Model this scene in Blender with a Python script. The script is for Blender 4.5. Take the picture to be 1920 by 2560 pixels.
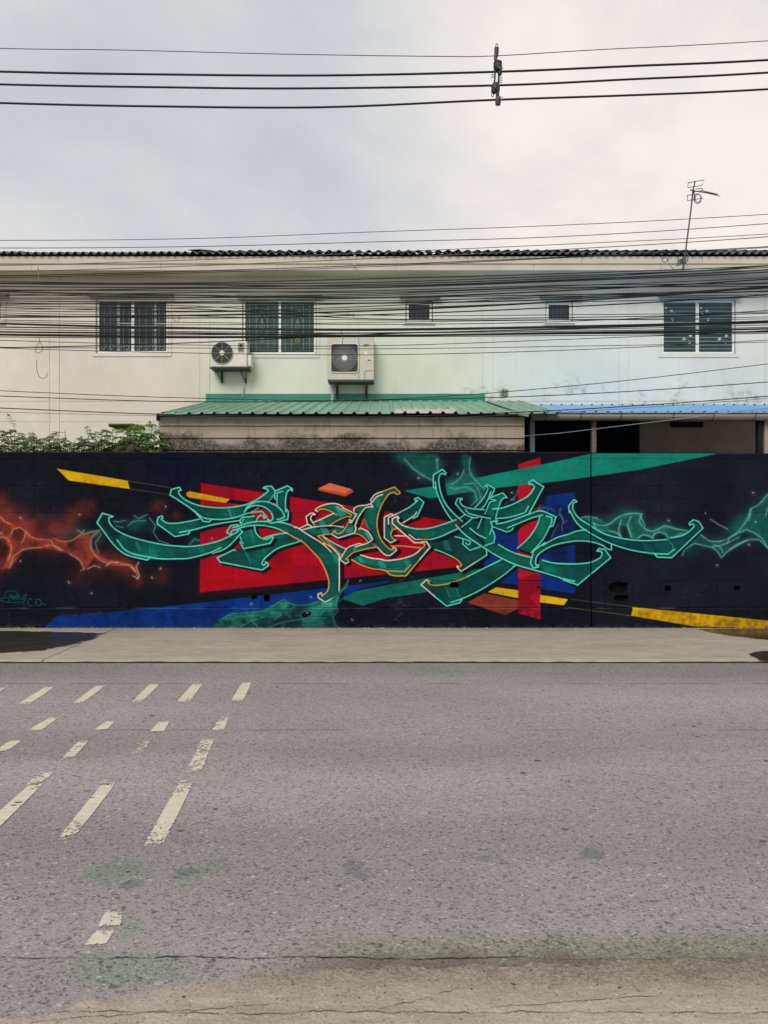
import bpy, math, random
import numpy as np
from mathutils import Vector

scene = bpy.context.scene
for o in list(bpy.data.objects):
    bpy.data.objects.remove(o)
COL = scene.collection
R = math.radians
rnd = random.Random(7)

# ------------------------------------------------------------------ camera
F = 1924.0            # focal length in photo pixels (photo 1920 x 2560)
EYE = 1.7
cam_data = bpy.data.cameras.new('camera')
cam = bpy.data.objects.new('camera', cam_data)
COL.objects.link(cam)
cam.location = (0, 0, EYE)
cam.rotation_euler = (R(90), 0, 0)
cam_data.sensor_fit = 'VERTICAL'
cam_data.sensor_height = 36.0
cam_data.lens = 36.0 * F / 2560.0
cam_data.clip_start = 0.05
cam_data.clip_end = 5000
scene.camera = cam

# ------------------------------------------------------------------ sky, sun
SUN_EL, SUN_AZ = 42.0, 200.0     # azimuth clockwise from +Y: behind the camera, a little to one side
world = bpy.data.worlds.new('World')
scene.world = world
world.use_nodes = True
wn, wl = world.node_tree.nodes, world.node_tree.links
wn.clear()
wout = wn.new('ShaderNodeOutputWorld')
bg = wn.new('ShaderNodeBackground')
sky = wn.new('ShaderNodeTexSky')
sky.sky_type = 'NISHITA'
sky.sun_disc = False
sky.sun_elevation = R(SUN_EL)
sky.sun_rotation = R(SUN_AZ)
sky.air_density = 1.0
sky.dust_density = 3.0
tc = wn.new('ShaderNodeTexCoord')
mp = wn.new('ShaderNodeMapping'); mp.inputs['Scale'].default_value = (1.0, 1.0, 1.7)
mp.inputs['Location'].default_value = (5.3, 2.2, 0.7)
wl.new(tc.outputs['Generated'], mp.inputs['Vector'])
n1 = wn.new('ShaderNodeTexNoise'); n1.inputs['Scale'].default_value = 2.6; n1.inputs['Detail'].default_value = 9; n1.inputs['Roughness'].default_value = 0.58
n1.inputs['Distortion'].default_value = 0.4
wl.new(mp.outputs[0], n1.inputs['Vector'])
# bright thin part of the cloud deck to the right, as the photograph shows
dotn = wn.new('ShaderNodeVectorMath'); dotn.operation = 'DOT_PRODUCT'
wl.new(tc.outputs['Generated'], dotn.inputs[0])
gx, ge = R(30), R(17)
dotn.inputs[1].default_value = (math.sin(gx)*math.cos(ge), math.cos(gx)*math.cos(ge), math.sin(ge))
mr = wn.new('ShaderNodeMapRange'); mr.inputs['From Min'].default_value = 0.80; mr.inputs['From Max'].default_value = 0.99
mr.interpolation_type = 'SMOOTHSTEP'
wl.new(dotn.outputs['Value'], mr.inputs['Value'])
m1 = wn.new('ShaderNodeMath'); m1.operation = 'MULTIPLY_ADD'
m1.inputs[1].default_value = 1.15
wl.new(n1.outputs['Fac'], m1.inputs[0])
m2 = wn.new('ShaderNodeMath'); m2.operation = 'MULTIPLY'; m2.inputs[1].default_value = 0.36
wl.new(mr.outputs['Result'], m2.inputs[0]); wl.new(m2.outputs[0], m1.inputs[2])
rmp = wn.new('ShaderNodeValToRGB')
els = rmp.color_ramp.elements
els[0].position = 0.30; els[0].color = (0.44, 0.455, 0.485, 1)
els[1].position = 1.06 - 0.08; els[1].color = (0.77, 0.71, 0.67, 1)
e = els.new(0.52); e.color = (0.505, 0.525, 0.54, 1)
e = els.new(0.74); e.color = (0.63, 0.61, 0.60, 1)
wl.new(m1.outputs[0], rmp.inputs['Fac'])
skm = wn.new('ShaderNodeVectorMath'); skm.operation = 'SCALE'; skm.inputs['Scale'].default_value = 0.06
wl.new(sky.outputs[0], skm.inputs[0])
mx = wn.new('ShaderNodeMix'); mx.data_type = 'RGBA'; mx.inputs['Factor'].default_value = 0.93
wl.new(skm.outputs[0], mx.inputs[6]); wl.new(rmp.outputs['Color'], mx.inputs[7])
wl.new(mx.outputs[2], bg.inputs['Color'])
bg.inputs['Strength'].default_value = 1.0
wl.new(bg.outputs[0], wout.inputs['Surface'])

sun_d = bpy.data.lights.new('sun', 'SUN')
sun = bpy.data.objects.new('sun', sun_d); COL.objects.link(sun)
sun_d.energy = 1.5
sun_d.angle = R(30)
sun_d.color = (1.0, 0.96, 0.90)
sdir = Vector((math.sin(R(SUN_AZ))*math.cos(R(SUN_EL)), math.cos(R(SUN_AZ))*math.cos(R(SUN_EL)), math.sin(R(SUN_EL))))
sun.rotation_euler = sdir.to_track_quat('Z', 'Y').to_euler()
sun.location = (0, -5, 20)

scene.view_settings.view_transform = 'Standard'
scene.view_settings.look = 'None'
scene.view_settings.gamma = 1.0
scene.view_settings.exposure = 0.38
scene.render.resolution_x = 768
scene.render.resolution_y = 1024

# ------------------------------------------------------------------ helpers
def lin(c):
    c = c / 255.0
    return c / 12.92 if c <= 0.04045 else ((c + 0.055) / 1.055) ** 2.4
def S(r, g, b, k=1.0):
    return (lin(r)*k, lin(g)*k, lin(b)*k, 1.0)
def P(px, py, Y):
    """photo pixel -> point at depth Y"""
    return Vector(((px - 960.0) * Y / F, Y, EYE - (py - 1280.0) * Y / F))
def G(px, py, z=0.0):
    """photo pixel -> point on the level z"""
    Y = F * (EYE - z) / (py - 1280.0)
    return Vector(((px - 960.0) * Y / F, Y, z))

class MB:
    def __init__(s):
        s.v = []; s.f = []; s.m = []
    def add(s, vs, fs, mi=0):
        b = len(s.v); s.v += [tuple(v) for v in vs]
        s.f += [tuple(b + i for i in f) for f in fs]; s.m += [mi] * len(fs)
        return s
    def box(s, x0, x1, y0, y1, z0, z1, mi=0):
        vs = [(x0,y0,z0),(x1,y0,z0),(x1,y1,z0),(x0,y1,z0),(x0,y0,z1),(x1,y0,z1),(x1,y1,z1),(x0,y1,z1)]
        return s.add(vs, [(0,1,5,4),(1,2,6,5),(2,3,7,6),(3,0,4,7),(4,5,6,7),(3,2,1,0)], mi)
    def cbox(s, x0, x1, y0, y1, z0, z1, c=0.01, mi=0):
        """box with chamfered edges on the -Y face and verticals"""
        vs = []
        for y, k in ((y0, c), (y0 + c, 0), (y1, 0)):
            vs += [(x0+k,y,z0+k),(x1-k,y,z0+k),(x1-k,y,z1-k),(x0+k,y,z1-k)]
        fs = [(0,1,2,3)]
        for l in (0, 4):
            for i in range(4):
                j = (i+1) % 4
                fs.append((l+i, l+4+i, l+4+j, l+j))
        fs.append((11,10,9,8))
        return s.add(vs, fs, mi)
    def tube(s, pts, r, n=6, mi=0, cap=True):
        pts = [Vector(p) for p in pts]
        rr = r if isinstance(r, (list, tuple)) else [r]*len(pts)
        t0 = (pts[1]-pts[0]).normalized()
        up = Vector((0,0,1)) if abs(t0.z) < 0.9 else Vector((1,0,0))
        u = t0.cross(up).normalized(); w = u.cross(t0).normalized()
        vs = []
        for i, p in enumerate(pts):
            a = pts[max(i-1,0)]; b = pts[min(i+1,len(pts)-1)]
            t = (b-a)
            if t.length < 1e-9: t = t0
            t.normalize()
            u = (u - t*u.dot(t))
            if u.length < 1e-6: u = t.orthogonal()
            u.normalize(); w = t.cross(u)
            for k in range(n):
                a_ = 2*math.pi*k/n
                vs.append(p + (u*math.cos(a_) + w*math.sin(a_))*rr[i])
        fs = []
        for i in range(len(pts)-1):
            for k in range(n):
                k2 = (k+1) % n
                fs.append((i*n+k, i*n+k2, (i+1)*n+k2, (i+1)*n+k))
        if cap:
            fs.append(tuple(range(n-1,-1,-1))); L = (len(pts)-1)*n
            fs.append(tuple(L+k for k in range(n)))
        return s.add(vs, fs, mi)
    def prism(s, poly, y0, y1, mi=0):
        """polygon in x,z extruded along y"""
        n = len(poly)
        vs = [(x,y0,z) for x,z in poly] + [(x,y1,z) for x,z in poly]
        fs = [tuple(range(n)), tuple(range(2*n-1,n-1,-1))]
        for i in range(n):
            j = (i+1) % n
            fs.append((i, i+n, j+n, j))
        return s.add(vs, fs, mi)
    def disc(s, c, r, y0, y1, n=24, mi=0, r2=None):
        r2 = r if r2 is None else r2
        vs = []
        for y, q in ((y0, r2), (y1, r)):
            for k in range(n):
                a = 2*math.pi*k/n
                vs.append((c[0]+q*math.cos(a), y, c[1]+q*math.sin(a)))
        fs = [tuple(range(n)), tuple(range(2*n-1,n-1,-1))]
        for k in range(n):
            j = (k+1) % n
            fs.append((k, k+n, j+n, j))
        return s.add(vs, fs, mi)
    def ring(s, c, r, y, rad, n=32, m=6, mi=0):
        pts = [(c[0]+r*math.cos(2*math.pi*k/n), y, c[1]+r*math.sin(2*math.pi*k/n)) for k in range(n+1)]
        return s.tube(pts, rad, m, mi, cap=False)
    def mesh(s, name, mats, smooth=False):
        me = bpy.data.meshes.new(name)
        me.from_pydata(s.v, [], s.f)
        if not isinstance(mats, (list, tuple)): mats = [mats]
        for m in mats: me.materials.append(m)
        if any(s.m): me.polygons.foreach_set('material_index', s.m)
        if smooth: me.polygons.foreach_set('use_smooth', [True]*len(me.polygons))
        me.update()
        return me
    def build(s, name, mats, parent=None, smooth=False):
        return obj(name, s.mesh(name, mats, smooth), parent)

def obj(name, me, parent=None, loc=None):
    o = bpy.data.objects.new(name, me)
    COL.objects.link(o)
    if parent is not None:
        o.parent = parent
        base = Vector((0,0,0)); q = parent
        while q is not None:
            base += q.location; q = q.parent
        o.location = (Vector(loc) if loc is not None else Vector((0,0,0))) - base
    elif loc is not None:
        o.location = loc
    return o
def thing(name, loc, label, cat, group=None):
    o = bpy.data.objects.new(name, None)
    COL.objects.link(o); o.location = loc; o.empty_display_size = 0.1
    return tag(o, label, cat, group)
def tag(o, label=None, cat=None, group=None, kind=None):
    if label: o['label'] = label
    if cat: o['category'] = cat
    if group: o['group'] = group
    if kind: o['kind'] = kind
    return o

# ------------------------------------------------------------------ node helper for materials
class NT:
    def __init__(s, name):
        s.mat = bpy.data.materials.new(name); s.mat.use_nodes = True
        s.t = s.mat.node_tree; s.n = s.t.nodes; s.l = s.t.links
        s.b = s.n['Principled BSDF']; s.out = s.n['Material Output']
        g = s.n.new('ShaderNodeNewGeometry'); s.pos = g.outputs['Position']
    def put(s, inp, v):
        if hasattr(v, 'is_output') or isinstance(v, bpy.types.NodeSocket): s.l.new(v, inp)
        else: inp.default_value = v
    def math(s, op, a, b=None, c=None, clamp=False):
        n = s.n.new('ShaderNodeMath'); n.operation = op; n.use_clamp = clamp
        for i, v in enumerate((a, b, c)):
            if v is not None: s.put(n.inputs[i], v)
        return n.outputs[0]
    def noise(s, scale, detail=4, rough=0.55, vec=None, sc=None, dist=0.0):
        n = s.n.new('ShaderNodeTexNoise'); n.inputs['Scale'].default_value = scale
        n.inputs['Detail'].default_value = detail; n.inputs['Roughness'].default_value = rough
        n.inputs['Distortion'].default_value = dist
        s.l.new(s.map(sc, vec), n.inputs['Vector'])
        return n.outputs['Fac']
    def map(s, sc=None, vec=None, loc=None):
        v = vec if vec is not None else s.pos
        if sc is None and loc is None: return v
        m = s.n.new('ShaderNodeMapping')
        if sc is not None: m.inputs['Scale'].default_value = sc
        if loc is not None: m.inputs['Location'].default_value = loc
        s.l.new(v, m.inputs['Vector']); return m.outputs[0]
    def voro(s, scale, feature='F1', out='Distance', sc=None, vec=None):
        n = s.n.new('ShaderNodeTexVoronoi'); n.feature = feature
        n.inputs['Scale'].default_value = scale
        s.l.new(s.map(sc, vec), n.inputs['Vector'])
        return n.outputs[out]
    def xyz(s, vec=None):
        n = s.n.new('ShaderNodeSeparateXYZ'); s.l.new(vec if vec is not None else s.pos, n.inputs[0])
        return n.outputs
    def ramp(s, fac, stops, interp='LINEAR'):
        n = s.n.new('ShaderNodeValToRGB'); cr = n.color_ramp; cr.interpolation = interp
        while len(cr.elements) < len(stops): cr.elements.new(0.5)
        for e, (p, c) in zip(cr.elements, stops):
            e.position = p; e.color = c if len(c) == 4 else (*c, 1)
        s.put(n.inputs['Fac'], fac); return n.outputs['Color']
    def rng(s, v, a, b, c=0.0, d=1.0, smooth=True):
        n = s.n.new('ShaderNodeMapRange'); n.interpolation_type = 'SMOOTHSTEP' if smooth else 'LINEAR'
        s.put(n.inputs['Value'], v)
        n.inputs['From Min'].default_value = a; n.inputs['From Max'].default_value = b
        n.inputs['To Min'].default_value = c; n.inputs['To Max'].default_value = d
        return n.outputs['Result']
    def mix(s, f, a, b, mode='MIX'):
        n = s.n.new('ShaderNodeMix'); n.data_type = 'RGBA'; n.blend_type = mode; n.clamp_factor = True
        s.put(n.inputs['Factor'], f); s.put(n.inputs[6], a); s.put(n.inputs[7], b)
        return n.outputs[2]
    def bump(s, h, strength=0.3, dist=0.01):
        n = s.n.new('ShaderNodeBump'); n.inputs['Strength'].default_value = strength
        n.inputs['Distance'].default_value = dist
        s.l.new(h, n.inputs['Height']); s.l.new(n.outputs[0], s.b.inputs['Normal'])
    def fin(s, col=None, rough=None, spec=None, metal=None, alpha=None):
        if col is not None: s.put(s.b.inputs['Base Color'], col)
        if rough is not None: s.put(s.b.inputs['Roughness'], rough)
        if spec is not None: s.put(s.b.inputs['Specular IOR Level'], spec)
        if metal is not None: s.put(s.b.inputs['Metallic'], metal)
        if alpha is not None: s.put(s.b.inputs['Alpha'], alpha)
        return s.mat
def K(c, k): return (c[0]*k, c[1]*k, c[2]*k, 1.0)
def simple(name, c, rough=0.6, var=0.2, scale=6.0, spec=0.3, metal=0.0, bump=0.0):
    t = NT(name)
    n = t.noise(scale, 5, 0.6)
    col = t.ramp(n, [(0.25, K(c, 1-var)), (0.75, K(c, 1+var))])
    if bump: t.bump(t.noise(scale*12, 3), bump, 0.004)
    return t.fin(col, rough, spec, metal)

M = {}
M['white'] = simple('white_aluminium', S(228,228,222), 0.4, 0.08, 5)
M['black_cable'] = simple('black_cable_sheath', (0.013,0.013,0.018,1), 0.55, 0.3, 3)
M['grey_wire'] = simple('weathered_wire', (0.10,0.10,0.115,1), 0.5, 0.2, 3, 0.4)
M['light_wire'] = simple('pale_wire', (0.32,0.33,0.36,1), 0.5, 0.15, 3)
M['fibre'] = simple('dark_fibre_cement', (0.12,0.12,0.125,1), 0.85, 0.45, 7, 0.2, bump=0.3)
M['fibre2'] = simple('old_fibre_cement', (0.04,0.042,0.05,1), 0.9, 0.4, 7, 0.2, bump=0.3)
M['fascia'] = simple('fascia_paint', S(196,186,170,1.15), 0.7, 0.1, 1.5, 0.2)
M['dark_metal'] = simple('dark_painted_steel', (0.05,0.062,0.06,1), 0.6, 0.35, 9)
M['ac_white'] = simple('condenser_enamel', S(214,207,195,1.1), 0.45, 0.09, 4)
M['ac_beige'] = simple('condenser_beige_enamel', S(196,190,176,1.05), 0.5, 0.1, 4)
M['ac_dark'] = simple('condenser_dark_interior', (0.045,0.043,0.042,1), 0.6, 0.3, 30)
M['guard'] = simple('fan_guard_wire', (0.15,0.14,0.13,1), 0.5, 0.2, 20)
M['guard_light'] = simple('fan_guard_pale_wire', (0.42,0.41,0.40,1), 0.5, 0.1, 20)
M['sticker'] = simple('sticker_grey', (0.30,0.28,0.27,1), 0.5, 0.4, 40)
M['logo'] = simple('logo_blue', (0.03,0.04,0.08,1), 0.4, 0.1, 5)
M['pipe_white'] = simple('white_plastic_pipe', S(214,214,206), 0.4, 0.08, 6)
M['pipe_grey'] = simple('grey_pipe', (0.30,0.33,0.33,1), 0.5, 0.15, 6)
M['green_flash'] = simple('green_flashing', (0.035,0.235,0.165,1), 0.5, 0.16, 2.5)
M['blue_roof'] = simple('blue_sheet', (0.13,0.39,0.74,1), 0.35, 0.1, 2.0, 0.5)
M['gutter'] = simple('gutter_grey', (0.30,0.275,0.25,1), 0.5, 0.12, 3)
M['post_blue'] = simple('grey_blue_post_paint', (0.15,0.19,0.225,1), 0.6, 0.2, 8)
M['wood'] = simple('weathered_post_timber', (0.20,0.155,0.12,1), 0.8, 0.35, 14, 0.2, bump=0.4)
M['navy'] = simple('navy_panel', (0.008,0.012,0.03,1), 0.75, 0.4, 3, 0.05)
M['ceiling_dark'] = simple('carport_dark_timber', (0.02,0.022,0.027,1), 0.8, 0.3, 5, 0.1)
M['sash_dark'] = simple('small_window_glass', (0.03,0.032,0.045,1), 0.08, 0.2, 3, 0.5)  # dark glass of the small windows
M['hood'] = simple('window_hood_cement', (0.26,0.25,0.245,1), 0.8, 0.25, 4)
M['yellow'] = simple('grille_gold', (0.35,0.30,0.05,1), 0.5, 0.1, 5)
M['grille'] = simple('grille_pale_green', (0.25,0.33,0.30,1), 0.5, 0.1, 5)
M['grille_w'] = simple('grille_white', (0.36,0.40,0.40,1), 0.5, 0.1, 5)
M['decal'] = simple('window_film_flower', (0.42,0.52,0.50,1), 0.5, 0.1, 5)
M['bark'] = simple('shrub_bark', (0.07,0.05,0.035,1), 0.9, 0.3, 20, bump=0.3)
M['chip'] = simple('stone_chip', (0.42,0.39,0.34,1), 0.9, 0.4, 60, 0.2)
M['chip_d'] = simple('dark_stone_chip', (0.09,0.085,0.08,1), 0.9, 0.4, 60, 0.2)
def glass_mat(name, c):
    t = NT(name)
    n = t.noise(2.2, 3)
    t.bump(t.noise(5, 2), 0.05, 0.01)
    return t.fin(t.ramp(n, [(0.3, K(c,0.6)), (0.7, K(c,1.35))]), 0.06, 0.6)
M['glass1'] = glass_mat('dark_window_glass', (0.020,0.028,0.032))
M['glass2'] = glass_mat('green_window_glass', (0.030,0.062,0.052))
M['glass5'] = glass_mat('deep_green_window_glass', (0.012,0.036,0.036))
M['blind'] = simple('blind_slat', (0.13,0.20,0.19,1), 0.5, 0.2, 5)
# ================================================================== the mural (flat paint on the block wall)
DW = F * (EYE - 0.03) / (1569.0 - 1280.0)      # depth of the wall face
SW = F / DW                                     # photo pixels per metre on that face
MX0, MX1, MY0, MY1 = -300, 2220, 1118, 1584
MW, MH = MX1 - MX0, MY1 - MY0
nrng = np.random.RandomState(11)
def vnoise(h, w, cell, seed):
    r = np.random.RandomState(seed)
    gh, gw = int(h/cell)+3, int(w/cell)+3
    g = r.rand(gh, gw)
    y = np.arange(h)/cell; x = np.arange(w)/cell
    yi = y.astype(int); xi = x.astype(int)
    fy = y-yi; fx = x-xi
    fy = fy*fy*(3-2*fy); fx = fx*fx*(3-2*fx)
    a = g[yi][:,xi]; b = g[yi][:,xi+1]; c = g[yi+1][:,xi]; d = g[yi+1][:,xi+1]
    fx = fx[None,:]; fy = fy[:,None]
    return (a*(1-fx)+b*fx)*(1-fy)+(c*(1-fx)+d*fx)*fy
def fbm(cell, seed, octv=4):
    o = np.zeros((MH,MW)); amp = 1.0; tot = 0
    for k in range(octv):
        if cell < 1.5: break
        o += amp*vnoise(MH,MW,cell,seed+k); tot += amp; amp *= 0.55; cell /= 2.1
    return o/tot
N_big, N_mid, N_fine = fbm(130,1), fbm(40,5), fbm(9,9,3)
N_str = np.repeat(vnoise(MH, MW//12+2, 2.2, 33), 12, axis=1)[:, :MW]
CAN = np.zeros((MH,MW,3))
base = np.array([15,18,31.])
CAN[:] = base
CAN += ((N_big-0.5)*16 + (N_mid-0.5)*9 + (N_str-0.5)*3)[...,None]
# paler charcoal towards the end of the wall on one side, navy patch in the middle, as repainted
xx = (np.arange(MW)+MX0)[None,:]; yy = (np.arange(MH)+MY0)[:,None]
g_ = np.clip((xx-1480)/80.,0,1); CAN += (g_*9)[...,None]*np.array([1.0,1.0,0.9])
g_ = np.exp(-((xx-440)/90.)**2-((yy-1170)/45.)**2); CAN += g_[...,None]*np.array([-8,-4,16])

TR = {'A':(0,1120,3.318),'B':(450,1120,3.318),'C':(900,1120,3.318),'D':(1420,1120,3.318),'F':(740,1190,6.381),
      'G':(960,1170,6.381),'H':(1160,1170,6.381),'J':(1000,1340,3.607),'K':(440,1190,5.53),'L':(1440,1120,3.456),'P':(0,0,1)}
def T(*spec):
    """T('K',[(x,y)..],'F',[..]) -> points in photo pixels"""
    out = []
    for k, pts in zip(spec[::2], spec[1::2]):
        ox, oy, s = TR[k]
        out += [(ox+x/s, oy+y/s) for x, y in pts]
    return np.array(out, float)
def smooth(p, closed, ang=38):
    """Catmull-Rom through gentle bends, straight through sharp corners"""
    n = len(p)
    if n < 3: return p
    tan = [None]*n
    for i in range(n):
        if not closed and (i == 0 or i == n-1): continue
        a, b, c = p[i-1], p[i], p[(i+1)%n]
        u, v = b-a, c-b
        lu, lv = np.hypot(*u), np.hypot(*v)
        if lu < 1e-6 or lv < 1e-6: continue
        if math.degrees(math.acos(max(-1,min(1,float(u@v)/(lu*lv))))) < ang:
            t = u/lu+v/lv; tan[i] = t/np.hypot(*t)
    out = []
    for i in range(n if closed else n-1):
        a, b = p[i], p[(i+1)%n]
        d = b-a; L = np.hypot(*d)
        ta, tb = tan[i], tan[(i+1)%n]
        if (ta is None and tb is None) or L < 3:
            out.append(a); continue
        m0 = (ta if ta is not None else d/L)*L; m1 = (tb if tb is not None else d/L)*L
        k = max(2,int(L/5))
        for j in range(k):
            t = j/k; t2=t*t; t3=t2*t
            out.append((2*t3-3*t2+1)*a+(t3-2*t2+t)*m0+(-2*t3+3*t2)*b+(t3-t2)*m1)
    if not closed: out.append(p[-1])
    return np.array(out)
def window(p, pad):
    x0 = max(int(p[:,0].min()-pad)-MX0,0); x1 = min(int(p[:,0].max()+pad)+2-MX0,MW)
    y0 = max(int(p[:,1].min()-pad)-MY0,0); y1 = min(int(p[:,1].max()+pad)+2-MY0,MH)
    return x0,x1,y0,y1
def seg_dist(X, Y, a, b):
    dx, dy = b-a; q = dx*dx+dy*dy+1e-9
    t = np.clip(((X-a[0])*dx+(Y-a[1])*dy)/q,0,1)
    return (X-a[0]-t*dx)**2+(Y-a[1]-t*dy)**2
def sdf(p, pad, closed=True):
    x0,x1,y0,y1 = window(p,pad)
    if x1<=x0 or y1<=y0: return None
    X = (np.arange(x0,x1)+MX0+0.5)[None,:]; Y = (np.arange(y0,y1)+MY0+0.5)[:,None]
    d2 = np.full((y1-y0,x1-x0),1e9); ins = np.zeros((y1-y0,x1-x0),bool)
    n = len(p)
    for i in range(n if closed else n-1):
        a, b = p[i], p[(i+1)%n]
        # only the neighbourhood of the segment
        sx0=max(int(min(a[0],b[0])-pad)-MX0-x0,0); sx1=min(int(max(a[0],b[0])+pad)+2-MX0-x0,x1-x0)
        sy0=max(int(min(a[1],b[1])-pad)-MY0-y0,0); sy1=min(int(max(a[1],b[1])+pad)+2-MY0-y0,y1-y0)
        if sx1>sx0 and sy1>sy0:
            sub = d2[sy0:sy1,sx0:sx1]
            np.minimum(sub, seg_dist(X[:,sx0:sx1],Y[sy0:sy1],a,b), out=sub)
        if closed and a[1]!=b[1]:
            c = (Y>min(a[1],b[1]))&(Y<=max(a[1],b[1]))
            ins ^= c & (X < (Y-a[1])*(b[0]-a[0])/(b[1]-a[1])+a[0])
    d = np.sqrt(d2)
    if closed: d = np.where(ins,-d,d)
    return d,(slice(y0,y1),slice(x0,x1))
def blend(sl, m, col):
    CAN[sl] = CAN[sl]*(1-m[...,None])+m[...,None]*col
def fill(p, col, col2=None, alpha=1.0, soft=1.0, sm=True, wear=0.0, grow=0.0):
    p = smooth(p,True) if sm else p
    r = sdf(p, 6+soft*2+grow)
    if r is None: return
    d, sl = r
    m = np.clip(0.5-(d-grow)/soft,0,1)*alpha
    if wear: m = m*np.clip(1.25-wear*np.clip((N_fine[sl]-0.52)*6+(N_mid[sl]-0.5)*2,0,1),0,1)
    c = np.array(col,float)
    if col2 is not None:
        t = np.clip((N_mid[sl]-0.3)/0.4,0,1)[...,None]
        c = c*(1-t)+np.array(col2,float)*t
    c = c*(1+(N_fine[sl]-0.5)*0.12)[...,None]
    blend(sl, m, c)
def stroke(p, col, w=3.6, alpha=1.0, soft=1.0, sm=True, col2=None):
    if isinstance(p,tuple): p = np.array(p)
    p = smooth(p,False) if sm else p
    r = sdf(p, w/2+soft*2+2, False)
    if r is None: return
    d, sl = r
    m = np.clip(0.5-(d-w/2)/soft,0,1)*alpha*np.clip(0.86+0.3*N_fine[sl],0,1)
    blend(sl, m, np.array(col,float))
def blob(x, y, rx, ry, col, a=0.6):
    p = np.array([(x-2.2*rx,y-2.2*ry),(x+2.2*rx,y+2.2*ry)])
    x0,x1,y0,y1 = window(p,0)
    if x1<=x0 or y1<=y0: return
    X = (np.arange(x0,x1)+MX0)[None,:]; Y = (np.arange(y0,y1)+MY0)[:,None]
    sl = (slice(y0,y1),slice(x0,x1))
    m = np.exp(-(((X-x)/rx)**2+((Y-y)/ry)**2)*1.2)*a*np.clip(0.25+1.5*(N_mid[sl]-0.18),0,1)
    blend(sl, m, np.array(col,float))

RED, RED2 = (165,6,38), (188,4,24)
BLUE, BLUE2 = (2,44,122), (0,58,152)
TEAL, TEAL2 = (6,134,112), (14,148,124)
YEL, YEL2 = (244,194,12), (228,172,6)
MINT, PEACH, ORG = (104,236,206), (255,226,206), (240,162,66)
LT, LT2 = (2,78,70), (4,112,96)       # letter fill
SH = (8,16,28)
BLK = (17,18,26)

# -------- smoke on the left, painted before the letters
for x,y,r,a in [(-250,700,190,.6),(-120,760,170,.6),(40,560,110,.75),(150,640,120,.8),(60,800,120,.7),(210,740,110,.8),(350,780,110,.75),(480,800,110,.8),(620,760,95,.6),
                (690,840,110,.85),(850,900,100,.8),(1000,950,90,.6),(1100,1010,85,.65),(1140,1090,80,.6),(720,500,85,.75),(600,560,80,.5),(20,940,100,.65),(-60,980,120,.5),
                (650,1050,110,.4),(1310,490,75,.6),(1445,550,65,.5),(1340,1060,90,.35),(420,690,130,.55),(300,620,120,.45),(10,430,80,.5),(540,680,110,.45),(900,1000,120,.35)]:
    blob(x/3.318, 1120+y/3.318, r/3.0, r/3.4, (176,62,46), a)
for x,y,r in [(150,730,38),(40,830,36),(330,950,120),(860,820,70),(560,1000,110),(900,1060,90)]:
    blob(x/3.318, 1120+y/3.318, r/3.318, r/3.9, (32,20,26), 1.1)
for x,y,r,a in [(700,690,80,.55),(560,730,70,.35),(800,740,60,.55),(980,620,70,.5),(1150,620,80,.6),(1100,650,60,.5),(1280,660,50,.5),(1620,770,60,.5),(1200,590,50,.5)]:
    blob(x/3.318, 1120+y/3.318, r/2.8, r/3.8, (20,104,92), a)
def body(key, pts, col, a=.6, soft=9):
    p = smooth(T(key,pts),True); r = sdf(p, 8+soft*2)
    d, sl = r
    m = np.clip(0.5-d/soft,0,1)*a*np.clip(0.35+1.3*(N_mid[sl]-0.12),0,1)
    c = np.array(col,float)*(0.75+0.55*np.exp(-np.clip(-d,0,40)/5.0))[...,None]*(0.8+0.5*(N_fine[sl]-.3))[...,None]
    blend(sl, np.clip(m,0,1), np.clip(c,0,255))
body('A',[(-400,500),(-200,620),(0,560),(95,632),(212,690),(270,742),(400,762),(540,776),(640,742),(740,690),(830,690),(765,742),(755,830),(830,905),(1000,945),(1130,985),(1150,1080),(1080,980),(905,965),(780,900),(700,1010),(640,920),(512,856),(350,828),(200,845),(85,990),(20,1000),(70,900),(60,760),(-80,760),(-400,900)],(206,84,60),.9,7)
body('A',[(110,672),(165,658),(205,690),(195,760),(150,780),(95,740)],(96,36,30),.8,6)
body('A',[(-60,770),(30,750),(85,830),(65,900),(0,930),(-80,880)],(80,30,30),.8,7)
def wisps(key, lst, col, w=1.7, a=0.75):
    for pts in lst:
        p = T(key, pts)
        stroke(p, np.array(col)*0.7, w*4.6, a*0.22, soft=7)
        stroke(p, col, w, a, soft=1.8)
wisps('A', [[(-260,640),(-160,700),(-60,660),(0,570),(40,612),(95,632)],[(90,720),(110,672),(165,658),(212,690),(205,740),(180,790)],[(80,995),(110,900),(200,842),(350,825)],
            [(70,925),(95,830),(62,752),(0,735),(-80,760)],[(212,690),(270,742),(400,762)],[(420,760),(450,812),(512,852)],[(440,750),(540,776),(640,742),(700,682)],
            [(370,812),(440,806),(520,850)],[(580,880),(660,932),(697,1000),(670,1018)],[(750,820),(782,880),(850,940),(905,958)],[(1000,962),(1080,970),(1130,1030),(1140,1060)]], (246,158,122),2.0,.8)
wisps('A', [[(725,1002),(780,976),(830,990)],[(880,978),(920,946),(980,952)],[(1135,1085),(1158,1062),(1130,985),(1160,930)],[(1085,985),(1120,1020)],[(1100,1060),(1150,1085)]], (244,204,178),1.9,.85)
wisps('A', [[(822,690),(765,742),(752,800),(765,850)],[(815,872),(792,785),(842,712)],[(640,682),(700,712),(780,692),(830,680)],[(920,602),(980,612),(1042,600)],[(1062,645),(1100,612),(1205,602)],
            [(1110,560),(1150,585),(1222,552)],[(1240,582),(1290,642),(1272,700),(1312,762)],[(1320,770),(1400,795)],[(900,680),(960,650),(1020,660)],[(1570,800),(1615,755),(1659,770)]], (128,200,182),1.8,.75)

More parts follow.
